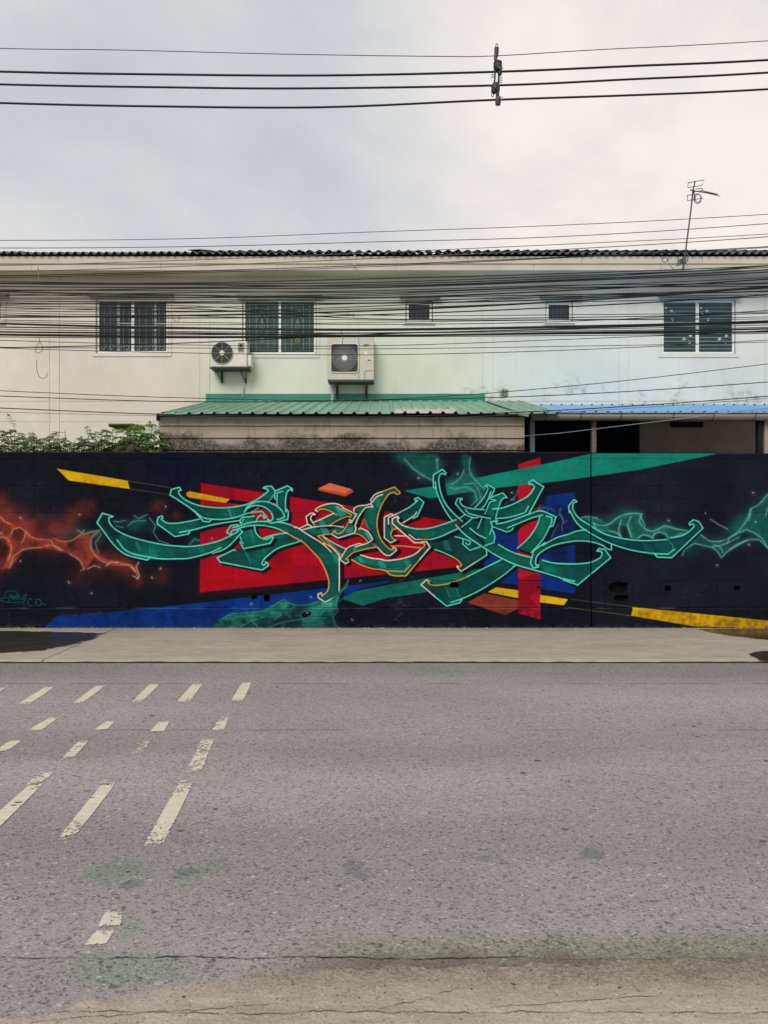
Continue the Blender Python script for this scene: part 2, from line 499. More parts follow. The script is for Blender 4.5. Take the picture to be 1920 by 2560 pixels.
# -------- flat shapes
fill(T('A',[(470,172),(1060,272),(1078,340),(570,270)]), YEL, YEL2, sm=False, wear=.35)
stroke(T('A',[(470,172),(1060,272),(1420,330)]), (190,170,90), 1.2, .7, sm=False)
stroke(T('A',[(1078,340),(1400,385)]), (170,160,110), 1.1, .7, sm=False)
fill(T('B',[(172,290),(2300,616),(2345,985),(165,1197)]), RED, RED2, sm=False)
fill(T('B',[(165,1010),(900,930),(900,1125),(165,1197)]), (204,5,18), RED2, .55, 30, sm=False)
fill(T('B',[(720,880),(900,840),(930,960),(780,1000)]), (110,4,24), None, .45, 22, sm=False)
fill(T('B',[(52,372),(80,358),(415,425),(380,455),(75,412),(52,395)]), YEL, (228,160,20), wear=.35, sm=False)
fill(T('B',[(415,425),(600,452),(500,472),(380,455)]), BLK, sm=False)
stroke(T('B',[(380,457),(500,474)]), (190,120,110), 1.0, .6, sm=False)
fill(T('A',[(350,1512),(470,1390),(1000,1350),(1659,1285)],'B',[(165,1285),(1659,1112)],'C',[(235,1100),(235,1114),(0,1168)],'B',[(1330,1270),(700,1400),(170,1512)]), BLUE, BLUE2, sm=False, wear=.2)
fill(T('B',[(1335,1248),(1420,1205)],'C',[(0,1178),(840,1030),(1290,945),(1300,1050),(1000,1100),(500,1205),(240,1240),(15,1310)],'B',[(1510,1306)]), (10,104,86),(14,118,96), sm=False, wear=.15)
fill(T('C',[(200,1150),(420,1110),(440,1170),(260,1215)]), (10,84,74), None,.6,8)
fill(T('C',[(270,1165),(390,1120),(395,1160),(330,1180)]), (16,126,104), None,.6,3)
fill(T('C',[(1030,470),(1785,365),(1785,1210),(1030,1095)]), BLUE,(8,50,140), sm=False)
fill(T('C',[(1500,520),(1785,480),(1785,760),(1500,760)]), (14,26,60), None,.75,26)
fill(T('C',[(1560,820),(1720,800),(1720,1000),(1580,980)]), (12,24,58), None,.7,22)
fill(T('C',[(1100,330),(1540,300),(1540,470),(1100,480)]), BLK, None, .85, 10)
fill(T('C',[(1312,135),(1498,75),(1495,1420),(1312,1370)]), (196,10,44),(184,20,48), sm=False)
fill(T('C',[(1312,1090),(1440,1050),(1495,1060),(1495,1180),(1400,1230),(1480,1320),(1312,1370)]), (128,4,32), None,.75,4,sm=False)
fill(T('C',[(1400,1230),(1495,1180),(1495,1280)]), (186,10,42), None,.8,3,sm=False)
fill(T('C',[(365,355),(600,318),(980,245),(1659,105)],'D',[(0,90),(200,44),(1255,44),(600,180),(0,265)],'C',[(1659,275),(1050,340),(580,418)]), TEAL,TEAL2, sm=False)
fill(T('C',[(1312,330),(1450,318),(1450,500),(1312,520)]), (190,12,46), None,1,1,sm=False)
fill(T('B',[(1145,335),(1242,290),(1425,340),(1372,378),(1160,350)]), (238,118,82), sm=False)
fill(T('B',[(1145,335),(1372,378),(1425,340),(1440,365),(1370,402),(1147,352)]), (208,72,52), sm=False)
fill(T('C',[(1130,1155),(1312,1180),(1312,1246),(1060,1195)]), YEL,(234,182,20), sm=False, wear=.2)
fill(T('C',[(1495,1218),(1725,1254),(1690,1305),(1492,1280)]), YEL,(234,182,20), sm=False, wear=.15)
stroke(T('D',[(25,1255),(535,1318)]), (140,134,60), 1.3,.8,sm=False)
stroke(T('D',[(0,1322),(525,1390)]), (156,146,50), 1.5,.8,sm=False)
fill(T('D',[(535,1318),(1659,1430),(2400,1500),(2400,1530),(1659,1492),(1050,1478),(520,1390)]), YEL,(214,158,10), sm=False, wear=.22)
fill(T('C',[(890,1280),(1030,1205),(1312,1262),(1312,1330),(1200,1385)]), (150,62,44),(132,50,36), sm=False, wear=.3)
fill(T('C',[(1030,1205),(1150,1225),(1100,1300),(1010,1270)]), (120,46,34), None,.6,3)
stroke(T('C',[(890,1295),(1312,1310),(1495,1305)]), (190,110,80), 1.0,.5)

# -------- upper smoke
for x,y,r,a in [(400,90,60,.6),(470,130,70,.8),(540,180,75,.8),(600,235,60,.7),(640,130,60,.5),(560,110,70,.5),(860,100,60,.5),(890,170,60,.7),(860,250,75,.8),(780,300,70,.7),(930,310,75,.75),
                (980,380,55,.6),(700,280,60,.6),(960,430,45,.6),(330,70,60,.35),(1000,330,50,.5)]:
    blob(900+x/3.318, 1120+y/3.318, r/2.6, r/2.9, (24,120,104), a)
body('C',[(300,60),(420,50),(640,60),(645,200),(620,285),(530,232),(440,170)],(28,126,108),.6,12)
body('C',[(840,60),(920,70),(908,180),(955,265),(1040,345),(1010,440),(960,440),(950,365),(880,325),(760,330),(720,290),(830,250),(862,180)],(34,134,114),.7,8)
wisps('C', [[(365,85),(440,170),(530,232),(625,282)],[(915,80),(908,180),(955,265),(1040,345)],[(760,305),(830,252),(865,180)],[(740,330),(800,345)],[(800,336),(885,322),(950,362),(972,430),(920,480)],
            [(632,90),(645,180)],[(870,300),(940,290),(985,350),(1000,420)],[(1170,440),(1240,435),(1290,400),(1310,350)],[(1195,470),(1230,430),(1285,430)]], (160,230,212),1.7,.65)

# -------- letters: a dark cast round each, fill, streaks of light paint, then its outline
def letter(p, c1=LT, c2=LT2, shadow=True, dx=7, dy=5):
    if shadow:
        fill(p+np.array([dx,dy]), SH, None, .92, 1.6, grow=3.0)
    fill(p, c1, c2)
    r = sdf(smooth(p,True), 8)
    d, sl = r
    m = np.clip(0.5-d,0,1)*np.clip(1+d/9.0,0,1)*0.42
    blend(sl, m, np.array([2,34,36.]))
def streak(p, col=(22,138,116), a=.75):
    fill(p, col, None, a, 2.2, sm=False)
E4 = T('A',[(1305,630),(1305,600),(1312,575),(1345,562),(1340,595),(1380,620),(1450,625),(1560,610)],'K',[(320,597),(460,632),(700,610),(900,575),(880,618),(640,655),(440,695),(180,780),(0,812)],'A',[(1450,735)])
letter(E4, (5,70,70))
E5 = T('A',[(805,620),(850,540),(905,570),(905,610),(940,660),(1040,720),(1200,770),(1400,808)],'K',[(0,965),(120,975),(290,965),(480,930),(640,880),(780,810),(860,750),(920,770),(680,1005),(480,1055),(300,1110),(150,1140),(0,1145)],'A',[(1350,922),(1220,930),(1020,870)])
letter(E5)
fill(T('A',[(805,620),(850,540),(905,570),(905,610),(940,660),(1000,700),(960,780)]), (16,26,34), None,.75,14)
streak(T('A',[(1120,770),(1145,775),(1170,860),(1140,850)])); streak(T('A',[(1235,830),(1280,840),(1305,905),(1245,900)]))
streak(T('K',[(300,985),(380,970),(420,1060),(335,1080)]),(16,128,106),.6)
E8 = T('K',[(570,1130),(800,1020),(935,1005),(1300,930),(1345,855),(1380,810),(1540,785),(1659,870),(1720,905),(1659,920),(1500,965),(1380,1015),(1280,1090),(1210,1160),(1185,1210),(1240,1240),(1270,1245),(1190,1300),(610,1190)])
letter(E8)
streak(T('K',[(925,1020),(980,1012),(1040,1200),(1020,1200)])); streak(T('K',[(1180,990),(1230,980),(1250,1060),(1200,1080)]),(16,124,104),.6)
fill(T('K',[(1350,900),(1540,800),(1700,900),(1400,980),(1290,1060)]), (8,48,52), None,.6,16)
E1 = T('K',[(-83,263),(-66,188),(45,155),(35,205),(45,250),(100,310),(200,365),(330,410),(500,435),(680,440),(850,420),(1000,385),(1120,325),(1220,255),(1275,210),(1260,180),(1205,165),(1230,150),(1320,140),(1370,205),(1365,300),(1270,350),(1190,350),(1080,370),(990,420),(950,490),(990,515),(850,565),(700,595),(560,600),(380,575),(240,470),(-5,310)])
letter(E1)
fill(T('K',[(-83,263),(-66,188),(45,155),(45,250),(150,340),(60,350)]), (16,30,40), None,.7,14)
streak(T('K',[(715,455),(800,450),(838,562),(762,575)]),(18,128,108),.55); streak(T('K',[(715,455),(735,455),(775,570),(760,575)]),(90,200,176),.6)
E3 = T('K',[(945,495),(985,430),(1080,370),(1190,350),(1300,370),(1400,420),(1395,235),(1380,205),(1540,135),(1610,190),(1580,185),(1540,210),(1520,280),(1515,470),(1550,490),(1545,600),(1320,655),(1265,625),(1270,595),(1315,620),(1340,590),(1330,530),(1270,460),(1180,415),(1080,410),(1000,440)])
letter(E3)
E6 = T('K',[(890,660),(935,575),(1075,560),(1110,620),(1085,700),(1100,770),(1150,840),(1230,870),(1310,835),(1345,855),(1300,930),(935,1005),(890,890),(885,800),(920,770),(880,740),(790,730)])
letter(E6, (6,100,84),(10,118,98))
streak(T('K',[(1010,730),(1040,720),(1085,920),(1060,930)]),(40,150,128),.6)
E7 = T('K',[(790,730),(880,690),(1000,650),(1130,630),(1265,630),(1320,655),(1400,635),(1500,650),(1600,685)],'F',[(0,815),(250,970),(470,1120),(690,1260)],'B',[(1320,1215),(1205,1280),(1145,1240),(1145,1212),(1180,1230),(1225,1185),(1235,1140)],'F',[(520,1640),(490,1560),(440,1440),(370,1320),(250,1190),(130,1070),(0,975)],'K',[(1500,770),(1380,720),(1250,690),(1130,680),(1000,690),(900,715)])
letter(E7,(4,78,74),(6,100,90), dx=10)
streak(T('F',[(545,1190),(690,1265),(665,1420),(640,1400)]),(30,150,128),.7)
# e
letter(T('F',[(160,650),(235,590),(300,600),(270,610),(240,650),(240,700),(290,800),(250,805),(185,770)]),(14,34,44),(10,60,60))
letter(T('F',[(60,835),(190,775),(300,800),(540,790),(750,800),(840,730),(870,720),(960,830),(940,910),(670,990),(570,930),(440,940),(340,960),(120,870)]),(6,96,86),(8,112,94))
letter(T('F',[(305,545),(345,500),(635,440),(745,490),(965,610),(890,740),(855,730),(850,700),(870,640),(860,610),(700,670),(540,790),(300,800),(270,745),(590,600),(480,540),(400,525),(350,560)]),(6,100,84),(8,116,96))
fill(T('F',[(400,530),(590,600),(400,690),(330,700),(360,620)]), RED, None)
fill(T('F',[(860,640),(890,740),(780,830),(600,790),(720,690)]), (16,40,54), None,.85,6)
fill(T('F',[(720,780),(840,715),(775,800)]), RED, None)
for q in ([(610,470),(700,500),(800,610),(700,670)],[(360,700),(430,690),(480,790),(380,790)],[(370,830),(490,830),(540,910),(440,930)],[(780,860),(920,800),(905,900),(820,915)]):
    streak(T('F',q),(44,164,146),.75)
letter(T('F',[(345,960),(440,950),(550,1040),(700,1120),(800,1165),(730,1260),(510,1110)]),(6,98,84),(8,112,94))
streak(T('F',[(440,970),(500,990),(680,1190),(640,1170)]),(50,166,146),.6)
# l / u stem and its neighbours
letter(T('F',[(920,550),(960,490),(1180,445),(1225,480),(1100,510),(1000,650),(950,820),(910,850),(960,620)]),(6,92,80))
letter(T('F',[(1030,1260),(1250,1310),(1450,1340)],'G',[(0,1465),(150,1465),(350,1430),(500,1370),(600,1290),(650,1220),(600,1190),(680,1172),(735,1265)],'C',[(500,900),(380,1062),(250,1050),(215,1020)],'F',[(1200,1450),(1050,1400),(890,1340),(900,1270)]),(6,98,86),(10,118,100))
fill(T('G',[(110,1235),(450,1255),(600,1270),(600,1290),(500,1370),(350,1430),(150,1465),(0,1465)],'F',[(1250,1310),(1100,1270),(1330,1240)]), RED, None)
fill(T('G',[(400,1400),(700,1210),(720,1280),(450,1560)]), (8,58,66), None,.6,8)
for q in ([(970,1290),(1040,1290),(1120,1400),(1010,1370)],[(1300,1350),(1390,1350),(1450,1480),(1350,1460)]): streak(T('F',q),(50,164,146),.75)
streak(T('G',[(310,1480),(370,1460),(430,1550),(370,1590)]),(40,160,140),.7)
letter(T('F',[(810,1160),(1010,1075),(1050,1090),(1180,1060),(1290,1130),(1250,1150),(1050,1190),(900,1240),(830,1290),(800,1330),(840,1350),(790,1400),(700,1330),(730,1270)]),(6,98,84),(8,112,94))
letter(T('F',[(950,860),(1020,830),(1130,870),(1225,1000),(1180,1050),(1150,1045),(1080,980),(1000,930),(930,920)]),(6,94,84))
streak(T('F',[(1090,890),(1140,900),(1210,1000),(1170,1030)]),(80,184,170),.75); streak(T('F',[(900,1150),(1000,1120),(950,1190),(920,1200)]),(60,170,152),.7)
letter(T('F',[(1200,380),(1260,300),(1570,180),(1655,260),(1590,270),(1500,290),(1400,400),(1330,550),(1300,750),(1320,900),(1390,1060),(1500,1160),(1580,1145),(1600,1190),(1500,1270),(1440,1265),(1330,1160),(1190,870),(1080,650),(1100,560),(1190,445)]),(5,92,80),(7,108,92),dx=10)
streak(T('F',[(1080,650),(1110,690),(1190,880),(1100,790)]),(40,160,138),.75); streak(T('F',[(1190,1070),(1260,1070),(1310,1130),(1270,1140)]),(90,190,170),.6)
streak(T('F',[(1240,400),(1320,340),(1360,430),(1310,520)]),(20,150,126),.7)
stroke(T('F',[(1075,700),(1030,830)]), (216,96,40), 4, .9)
letter(T('F',[(1410,650),(1520,605),(1560,620),(1470,680),(1470,800),(1550,870),(1520,950),(1560,1010),(1600,1020),(1510,1065),(1410,990)]),(6,84,76))
streak(T('F',[(1470,680),(1490,700),(1560,830),(1520,870)]),(60,170,150),.7)
letter(T('G',[(70,800),(300,690),(480,560),(545,510),(490,500),(545,470),(635,545),(530,775),(460,800),(310,870),(210,780)]),(4,62,70),(6,88,84))
# body behind the crossing strokes
letter(T('G',[(810,1300),(600,1190),(760,1130),(1200,960),(1150,910),(1620,1290),(1635,1390),(1230,1650),(1165,1580),(1240,1550),(1200,1490),(1100,1420),(950,1350)]),(6,62,58),(12,82,72))
fill(T('G',[(1240,850),(1310,750),(1659,800),(1659,1240),(1620,1290),(1200,950)]),(6,60,56),(8,84,74))
letter(T('G',[(790,300),(785,115),(930,20),(990,75),(960,110),(900,90),(870,150),(880,250),(920,430),(1000,590),(1120,740),(1250,850),(1090,830),(940,620),(850,400),(825,330)]),(10,44,48),(8,66,64),dx=12,dy=2)
letter(T('G',[(130,880),(135,810),(215,770),(240,800),(240,870),(330,930),(480,965),(660,970),(850,930),(1000,880),(1130,825),(1240,850),(1200,960),(1000,1070),(850,1120),(600,1140),(510,1145),(420,1065),(220,940)]),(4,94,82),(6,108,90))
for q in ([(750,1010),(790,1010),(800,1070),(770,1080)],[(940,970),(950,970),(975,1030),(960,1035)],[(930,1160),(1010,1150),(1090,1330),(980,1310)]): streak(T('G',q),(30,140,120),.55)
fill(T('G',[(1090,870),(1180,830),(1250,880),(1240,940),(1150,930)]),(120,16,26),None,.75,12)
letter(T('G',[(1140,570),(1170,490),(1245,480),(1210,520),(1240,590),(1380,645),(1600,665),(1659,800),(1450,795),(1310,750)]),(8,48,50),(6,66,62),dx=4)
letter(T('H',[(160,635),(300,500),(370,370),(385,310),(330,295),(375,265),(490,330),(430,470),(350,600),(270,660)]),(8,52,54),(6,70,66),dx=4)
letter(T('H',[(430,470),(620,395),(695,480),(640,490),(590,570),(540,690),(500,830),(330,740),(410,545),(500,510)]),(6,106,90),(8,120,100),dx=4)
fill(T('H',[(330,800),(520,830),(440,950),(490,1090),(470,1190),(340,1240),(330,1000)]),(8,96,84),(6,112,94))
letter(T('H',[(460,655),(700,610),(900,520),(1040,430),(1110,350),(1120,290),(1080,250),(1040,265),(1030,230),(1095,190),(1270,300),(1040,720),(870,790),(530,810),(510,750)]),(8,72,64),(8,104,88),dx=9)
letter(T('H',[(425,860),(530,830),(520,890),(860,800),(1210,685),(1470,780),(1415,930),(1380,935),(1250,1150),(1110,1310),(1070,1360),(850,1280),(1000,1150),(1110,1010),(1180,880),(1215,770),(1100,790),(900,870),(770,985),(680,1020),(455,935)]),(8,86,76),(10,108,92),dx=6)
fill(T('H',[(1200,760),(1400,780),(1340,960),(1200,1200),(1180,1000)]),(10,126,104),None,.6,16)
fill(T('H',[(870,790),(1035,720),(1040,745),(870,800)]),(20,150,124),None,.9,2)
letter(T('H',[(0,1030),(100,1000),(330,1240),(550,1220),(850,1370),(1070,1430),(1250,1470),(1400,1510),(1659,1530)],'D',[(100,960),(200,945),(270,910),(280,870),(240,850),(305,840),(355,910),(75,1140),(0,1115)],'C',[(1659,1078),(1290,970)],'H',[(850,1550),(600,1440),(330,1290)]),(5,86,76),(8,106,90))
fill(T('D',[(-60,980),(200,950),(340,910),(80,1120),(-40,1090)]),(4,66,76),None,.55,18)
streak(T('J',[(1290,290),(1380,260),(1420,330),(1320,330)]),(10,130,106),.7)
letter(T('H',[(1110,1320),(1290,1200),(1400,1150),(1540,1090),(1659,1050)],'D',[(150,680),(330,800),(290,810),(200,780),(100,770),(0,780)],'H',[(1530,1205),(1400,1245),(1290,1300),(1170,1400),(1140,1490),(1190,1580),(1105,1595),(1060,1520)]),(5,76,70),(8,106,90),dx=4)
letter(T('J',[(190,440),(240,395),(265,415),(300,440),(380,440),(500,410),(620,360),(760,290),(910,215),(1040,265),(950,340),(850,410),(700,500),(560,570),(540,600),(420,632)]),(5,72,66),(6,96,82),dx=5)
streak(T('J',[(405,465),(420,465),(460,560),(445,555)]),(70,180,154),.6); streak(T('J',[(500,470),(512,470),(545,550),(535,555)]),(70,180,154),.6); streak(T('J',[(410,468),(505,470),(540,550),(450,555)]),(10,110,92),.6)
fill(T('J',[(905,215),(1060,275),(1250,340),(1250,300),(1080,200)]),(30,90,80),None,.4,8)
# smoke of the far horn, behind it
for x,y,r,a in [(140,590,45,.5),(220,600,55,.6),(300,610,60,.6),(400,600,70,.6),(480,570,70,.7),(560,580,70,.8),(550,660,70,.8),(560,720,60,.8),(650,700,60,.6),(750,680,70,.7),(850,690,60,.7),(950,690,50,.6),(300,660,60,.5),
                (1080,740,55,.5),(1200,770,60,.6),(1300,780,60,.6),(1350,700,60,.6),(1420,640,70,.7),(1480,580,75,.8),(1560,560,80,.8),(1600,640,80,.7),(1650,470,80,.6),(1640,720,75,.7),(1270,850,50,.5),(1720,600,110,.7),(1850,520,130,.6),(2000,430,150,.5),
                (1000,830,60,.5),(1100,830,70,.4),(1450,720,80,.6)]:
    blob(1420+x/3.318, 1120+y/3.318, r/2.7, r/3.2, (22,116,100), a)
for x,y,rx,ry in [(470,690,30,60),(640,760,50,24),(770,745,45,40),(1380,770,50,26),(1600,790,60,30),(1200,690,90,40)]:
    blob(1420+x/3.318, 1120+y/3.318, rx/3., ry/3., (20,30,38), 1.0)
body('D',[(130,575),(240,582),(330,630),(420,572),(520,542),(612,545),(592,612),(640,670),(700,692),(800,645),(990,685),(900,745),(840,760),(812,720),(760,696),(715,720),(700,748),(620,722),(575,760),(520,740),(492,650),(440,640),(440,738),(340,700),(230,670),(190,620)],(30,138,118),.8,6)
body('D',[(1090,712),(1180,770),(1290,766),(1400,702),(1490,580),(1515,500),(1580,470),(1700,360),(2300,200),(2300,700),(1740,860),(1659,825),(1590,762),(1500,765),(1400,815),(1300,880),(1275,905),(1240,860),(1180,825),(1050,795),(1000,800)],(28,132,114),.8,7)
body('D',[(1420,712),(1480,690),(1550,720),(1590,755),(1500,752),(1400,790),(1330,790),(1345,745)],(24,46,52),.8,6)
wisps('D', [[(105,582),(150,568),(240,582)],[(210,620),(260,642),(340,632),(420,572),(520,542),(612,545)],[(612,545),(592,612),(640,670),(700,692),(750,672),(800,645)],[(800,645),(900,672),(990,685)],[(522,570),(492,640),(530,742)],
            [(582,745),(620,720),(680,732),(702,748)],[(702,742),(720,712),(760,696),(812,720),(836,760)],[(440,738),(420,690),(440,600)],[(340,690),(400,700),(440,738)],[(215,620),(230,670),(300,715)],[(600,560),(640,650)],[(890,740),(930,710),(980,715)]], (140,232,210),1.8,.8)
wisps('D', [[(1060,740),(1090,710),(1180,770),(1290,766),(1400,702),(1490,580),(1515,500)],[(1500,600),(1525,500),(1580,470),(1659,380),(1760,300)],[(1420,702),(1480,676),(1560,712),(1620,762),(1659,825),(1740,860)],[(1320,792),(1340,742),(1400,712)],
            [(950,890),(965,840),(1050,792),(1180,822)],[(1210,800),(1262,822),(1287,868)],[(1280,905),(1300,880),(1400,812),(1500,762),(1590,762),(1659,830)],[(1180,590),(1260,640),(1325,672)],[(1270,910),(1240,860),(1190,820),(1290,800),(1420,740)],[(1640,560),(1659,500),(1700,440)],[(1340,840),(1400,800),(1480,770)]], (146,232,212),1.8,.75)
wisps('H', [[(1130,660),(1190,640),(1240,670),(1290,690)],[(1330,700),(1340,660),(1390,645),(1440,700)],[(1510,680),(1550,650),(1520,720),(1570,790),(1590,880),(1640,840)],[(1480,760),(1530,740),(1580,840),(1560,940),(1570,1000)],[(1250,640),(1340,630)],[(1400,1100),(1440,1000),(1500,900)]], (110,190,176),1.4,.6)
letter(T('D',[(5,480),(50,428),(75,445),(40,460),(40,510),(80,570),(180,640),(300,710),(450,750),(620,768),(820,760),(950,725),(1020,680),(1050,645),(1005,625),(1040,595),(1085,610),(1120,665),(860,910),(740,905),(540,850),(360,795),(200,715),(80,630),(15,540)]),(4,62,72),(6,90,86),dx=2,dy=3)
streak(T('D',[(610,780),(690,800),(720,870),(640,860)]),(10,104,94),.6)

def ol(col, *spec, w=3.6, a=1.0):
    stroke(T(*spec), col, w, a)
# outlines, left letter
ol(MINT,'K',[(-83,263),(-66,188),(45,155),(72,195),(35,205),(45,250),(100,310),(200,365),(330,410),(500,435),(680,440),(850,420),(1000,385),(1120,325),(1220,255),(1275,210),(1265,185),(1205,165),(1230,150),(1320,140),(1370,205),(1365,300),(1380,325)])
ol(MINT,'K',[(-83,263),(-5,310),(240,480),(380,628),(460,632),(490,605)])
ol(MINT,'K',[(240,470),(375,575),(560,600),(700,595),(850,565),(990,515),(1190,490),(1255,565),(1215,585),(1215,555),(1170,540),(1125,580),(1110,620)])
ol(MINT,'K',[(945,495),(985,430),(1080,370),(1190,350),(1300,370),(1400,420),(1470,490),(1500,560),(1480,580),(1400,600)])
ol(MINT,'K',[(940,500),(1000,440),(1080,410),(1180,415),(1270,460),(1330,530),(1340,590),(1315,620),(1290,615),(1270,595),(1265,625),(1320,655),(1545,600),(1550,490),(1530,460),(1515,500),(1520,280),(1540,210),(1580,185),(1610,205),(1605,175),(1540,135),(1380,205)])
ol(MINT,'K',[(1400,405),(1395,235),(1475,210)],w=3); ol(MINT,'K',[(1270,350),(1310,320),(1340,265)],w=3,a=.7); ol(MINT,'K',[(1040,500),(1140,440)],w=3,a=.7)
ol(MINT,'K',[(890,660),(885,605),(920,570),(1080,555)]); ol(MINT,'K',[(905,650),(935,595)],w=3)
ol(MINT,'A',[(1305,630),(1305,600),(1312,575),(1345,562),(1352,580),(1338,592),(1380,620),(1450,625),(1560,610)],'K',[(320,597)])
ol(MINT,'A',[(1305,630),(1450,735),(1565,712),(1572,692)]); ol(MINT,'K',[(50,780),(250,740),(440,690),(640,650),(880,615)])
ol(MINT,'A',[(905,578),(905,610),(940,660),(1040,720),(1200,770),(1400,808)],'K',[(0,967),(120,975),(290,965),(480,930),(640,880),(780,810),(862,765),(840,745),(790,750),(760,775),(765,800),(740,805),(700,775),(755,685),(850,670),(870,690)])
ol(MINT,'A',[(905,578),(938,568),(850,540),(805,620),(1020,870),(1220,930),(1245,906)])
ol(MINT,'A',[(970,760),(1045,850),(1245,906),(1350,920)],'K',[(0,1145),(150,1140),(300,1110),(480,1055),(620,990)])
ol(MINT,'K',[(880,740),(920,770),(680,1005),(510,1070),(490,1060)])
ol(MINT,'K',[(1085,695),(1095,760),(1140,830),(1210,870),(1270,870),(1330,835),(1348,855),(1300,930),(935,1005),(885,910)]); ol(MINT,'K',[(890,840),(905,900),(930,935)],w=3)
ol(MINT,'K',[(780,715),(880,690),(1000,650),(1130,630),(1265,630)])
ol((150,218,190),'K',[(1400,635),(1500,650),(1600,685),(1659,715)])
ol(PEACH,'K',[(1640,705)],'F',[(0,815),(120,890),(250,970),(380,1050),(470,1120),(560,1210)]); ol(PEACH,'F',[(440,1075),(520,1105),(690,1260),(690,1640)],'B',[(1320,1215),(1205,1280),(1145,1240),(1145,1212),(1172,1203),(1180,1228)])
ol(MINT,'K',[(830,740),(900,715),(1000,690),(1130,680),(1250,690),(1380,720),(1460,752)])
ol(ORG,'K',[(1450,748),(1540,795),(1659,860)],'F',[(130,1070),(250,1190),(370,1320),(440,1440),(490,1560),(520,1659)],'B',[(1235,1140),(1225,1185),(1195,1215),(1178,1226)])
ol(MINT,'K',[(1210,865),(1250,845),(1380,810),(1540,785)])
ol(MINT,'K',[(1735,890),(1659,920),(1500,965),(1380,1015),(1280,1090),(1210,1160),(1185,1210),(1210,1235),(1240,1210),(1235,1185),(1275,1215),(1270,1245),(1190,1300),(610,1190),(570,1130),(800,1020),(820,1030)])
# e
ol(PEACH,'F',[(270,745),(235,690),(240,640),(270,610),(305,620),(280,592),(235,590),(160,650),(185,770),(250,805)],w=3.2); ol(ORG,'F',[(270,745),(300,800)],w=3)
ol(PEACH,'F',[(350,570),(305,545),(345,505),(635,440),(740,485),(750,510),(965,610),(885,745),(860,740),(850,695),(885,715)],w=3.2)
ol(ORG,'F',[(650,490),(875,610),(870,650),(845,650),(830,640),(700,690),(530,790)],w=3.0); ol(ORG,'F',[(345,565),(370,540),(430,525),(520,550),(650,620)],w=3); ol(PEACH,'F',[(270,745),(420,680),(600,595)],w=3.2)
ol(PEACH,'F',[(60,835),(190,770),(250,805)],w=3); ol(PEACH,'F',[(100,860),(250,820),(420,800),(600,795),(760,815)],w=3)
ol(ORG,'F',[(850,720),(780,840),(730,900),(680,920),(640,910),(610,890),(635,870),(600,880),(570,930)],w=3); ol(PEACH,'F',[(570,930),(670,990),(930,910),(960,830),(940,800),(1000,650),(1100,510),(1180,490),(1215,500),(1225,480),(1190,445)],w=3.2)
ol(ORG,'F',[(345,960),(460,935),(570,925)],w=3); ol(ORG,'F',[(345,960),(510,1110)],w=3); ol(PEACH,'F',[(430,960),(550,1040),(700,1120),(800,1165)],w=3); ol(ORG,'F',[(430,970),(560,1110),(730,1260)],w=2.6)
ol(PEACH,'F',[(925,560),(920,530),(965,490),(1180,445),(1290,330),(1380,295)],w=3.2); ol(PEACH,'F',[(1195,400),(1190,380),(1260,295),(1400,240)],w=3.2); ol(ORG,'F',[(1400,240),(1570,175),(1659,260)],w=3.4)
ol(ORG,'F',[(1659,275),(1610,295),(1570,258),(1500,275),(1420,370),(1340,520),(1295,700),(1300,860),(1350,1000),(1430,1110),(1520,1180),(1560,1170),(1540,1140)],w=3.4); ol(PEACH,'F',[(1540,1140),(1580,1140),(1605,1185),(1500,1270),(1440,1265),(1300,1140)],w=3.4)
ol(PEACH,'F',[(800,1170),(830,1140),(1010,1075),(1040,1085)],w=3); ol(PEACH,'F',[(940,1130),(1180,1050),(1225,1010),(1150,890),(1020,830),(1000,850)],w=3.2); ol(ORG,'F',[(930,920),(1000,930),(1080,980),(1150,1050)],w=3)
ol(PEACH,'F',[(800,1170),(700,1330),(790,1400),(840,1370)],w=3.2); ol(ORG,'F',[(840,1370),(830,1330),(795,1330),(840,1280),(920,1220),(1050,1180),(1180,1150),(1290,1135)],w=3.2)
ol(PEACH,'F',[(1545,620),(1520,605),(1410,655),(1410,990),(1510,1065),(1600,1020)],w=3.2); ol(ORG,'F',[(1600,1020),(1570,1010),(1530,980),(1510,920),(1540,860),(1610,830)],w=3.2)
# u bowl
ol(PEACH,'F',[(1030,1260),(1200,1310),(1400,1340)],'G',[(0,1470),(150,1468),(350,1430),(500,1370),(590,1290)]); ol(ORG,'G',[(590,1290),(640,1250),(655,1220),(600,1190)]); ol(PEACH,'G',[(600,1180),(680,1175),(735,1265),(560,1470)])
ol(ORG,'G',[(560,1470)],'C',[(380,1062),(250,1050),(215,1020),(100,1000),(0,965)],'F',[(950,1370),(890,1335)]); ol(ORG,'G',[(430,1550),(320,1650),(0,1640)],w=3); ol(ORG,'G',[(110,1240),(300,1245),(450,1260),(600,1275)],w=3)
ol(PEACH,'G',[(70,900),(70,790),(200,735)],w=3); ol((180,214,190),'G',[(200,735),(400,630)],w=3.2); ol(MINT,'G',[(400,630),(490,560),(540,515),(500,520),(485,490),(545,470),(635,545),(530,770),(460,805)],w=3.4); ol(PEACH,'G',[(300,875),(420,800),(500,740),(520,705)],w=3)
ol(PEACH,'G',[(240,800),(215,770),(130,810),(135,885),(480,1190),(600,1190)]); ol(PEACH,'G',[(215,790),(220,850),(290,910),(400,950)]); ol(MINT,'G',[(390,948),(500,970),(660,970),(850,930),(1000,880),(1150,825)])
ol(PEACH,'G',[(400,1060),(500,1140),(600,1140)],w=3); ol(ORG,'G',[(590,1141),(760,1140)],w=3); ol(MINT,'G',[(750,1138),(900,1095),(1060,1020),(1200,960)]); ol(PEACH,'G',[(165,1080),(350,1085)],w=3)
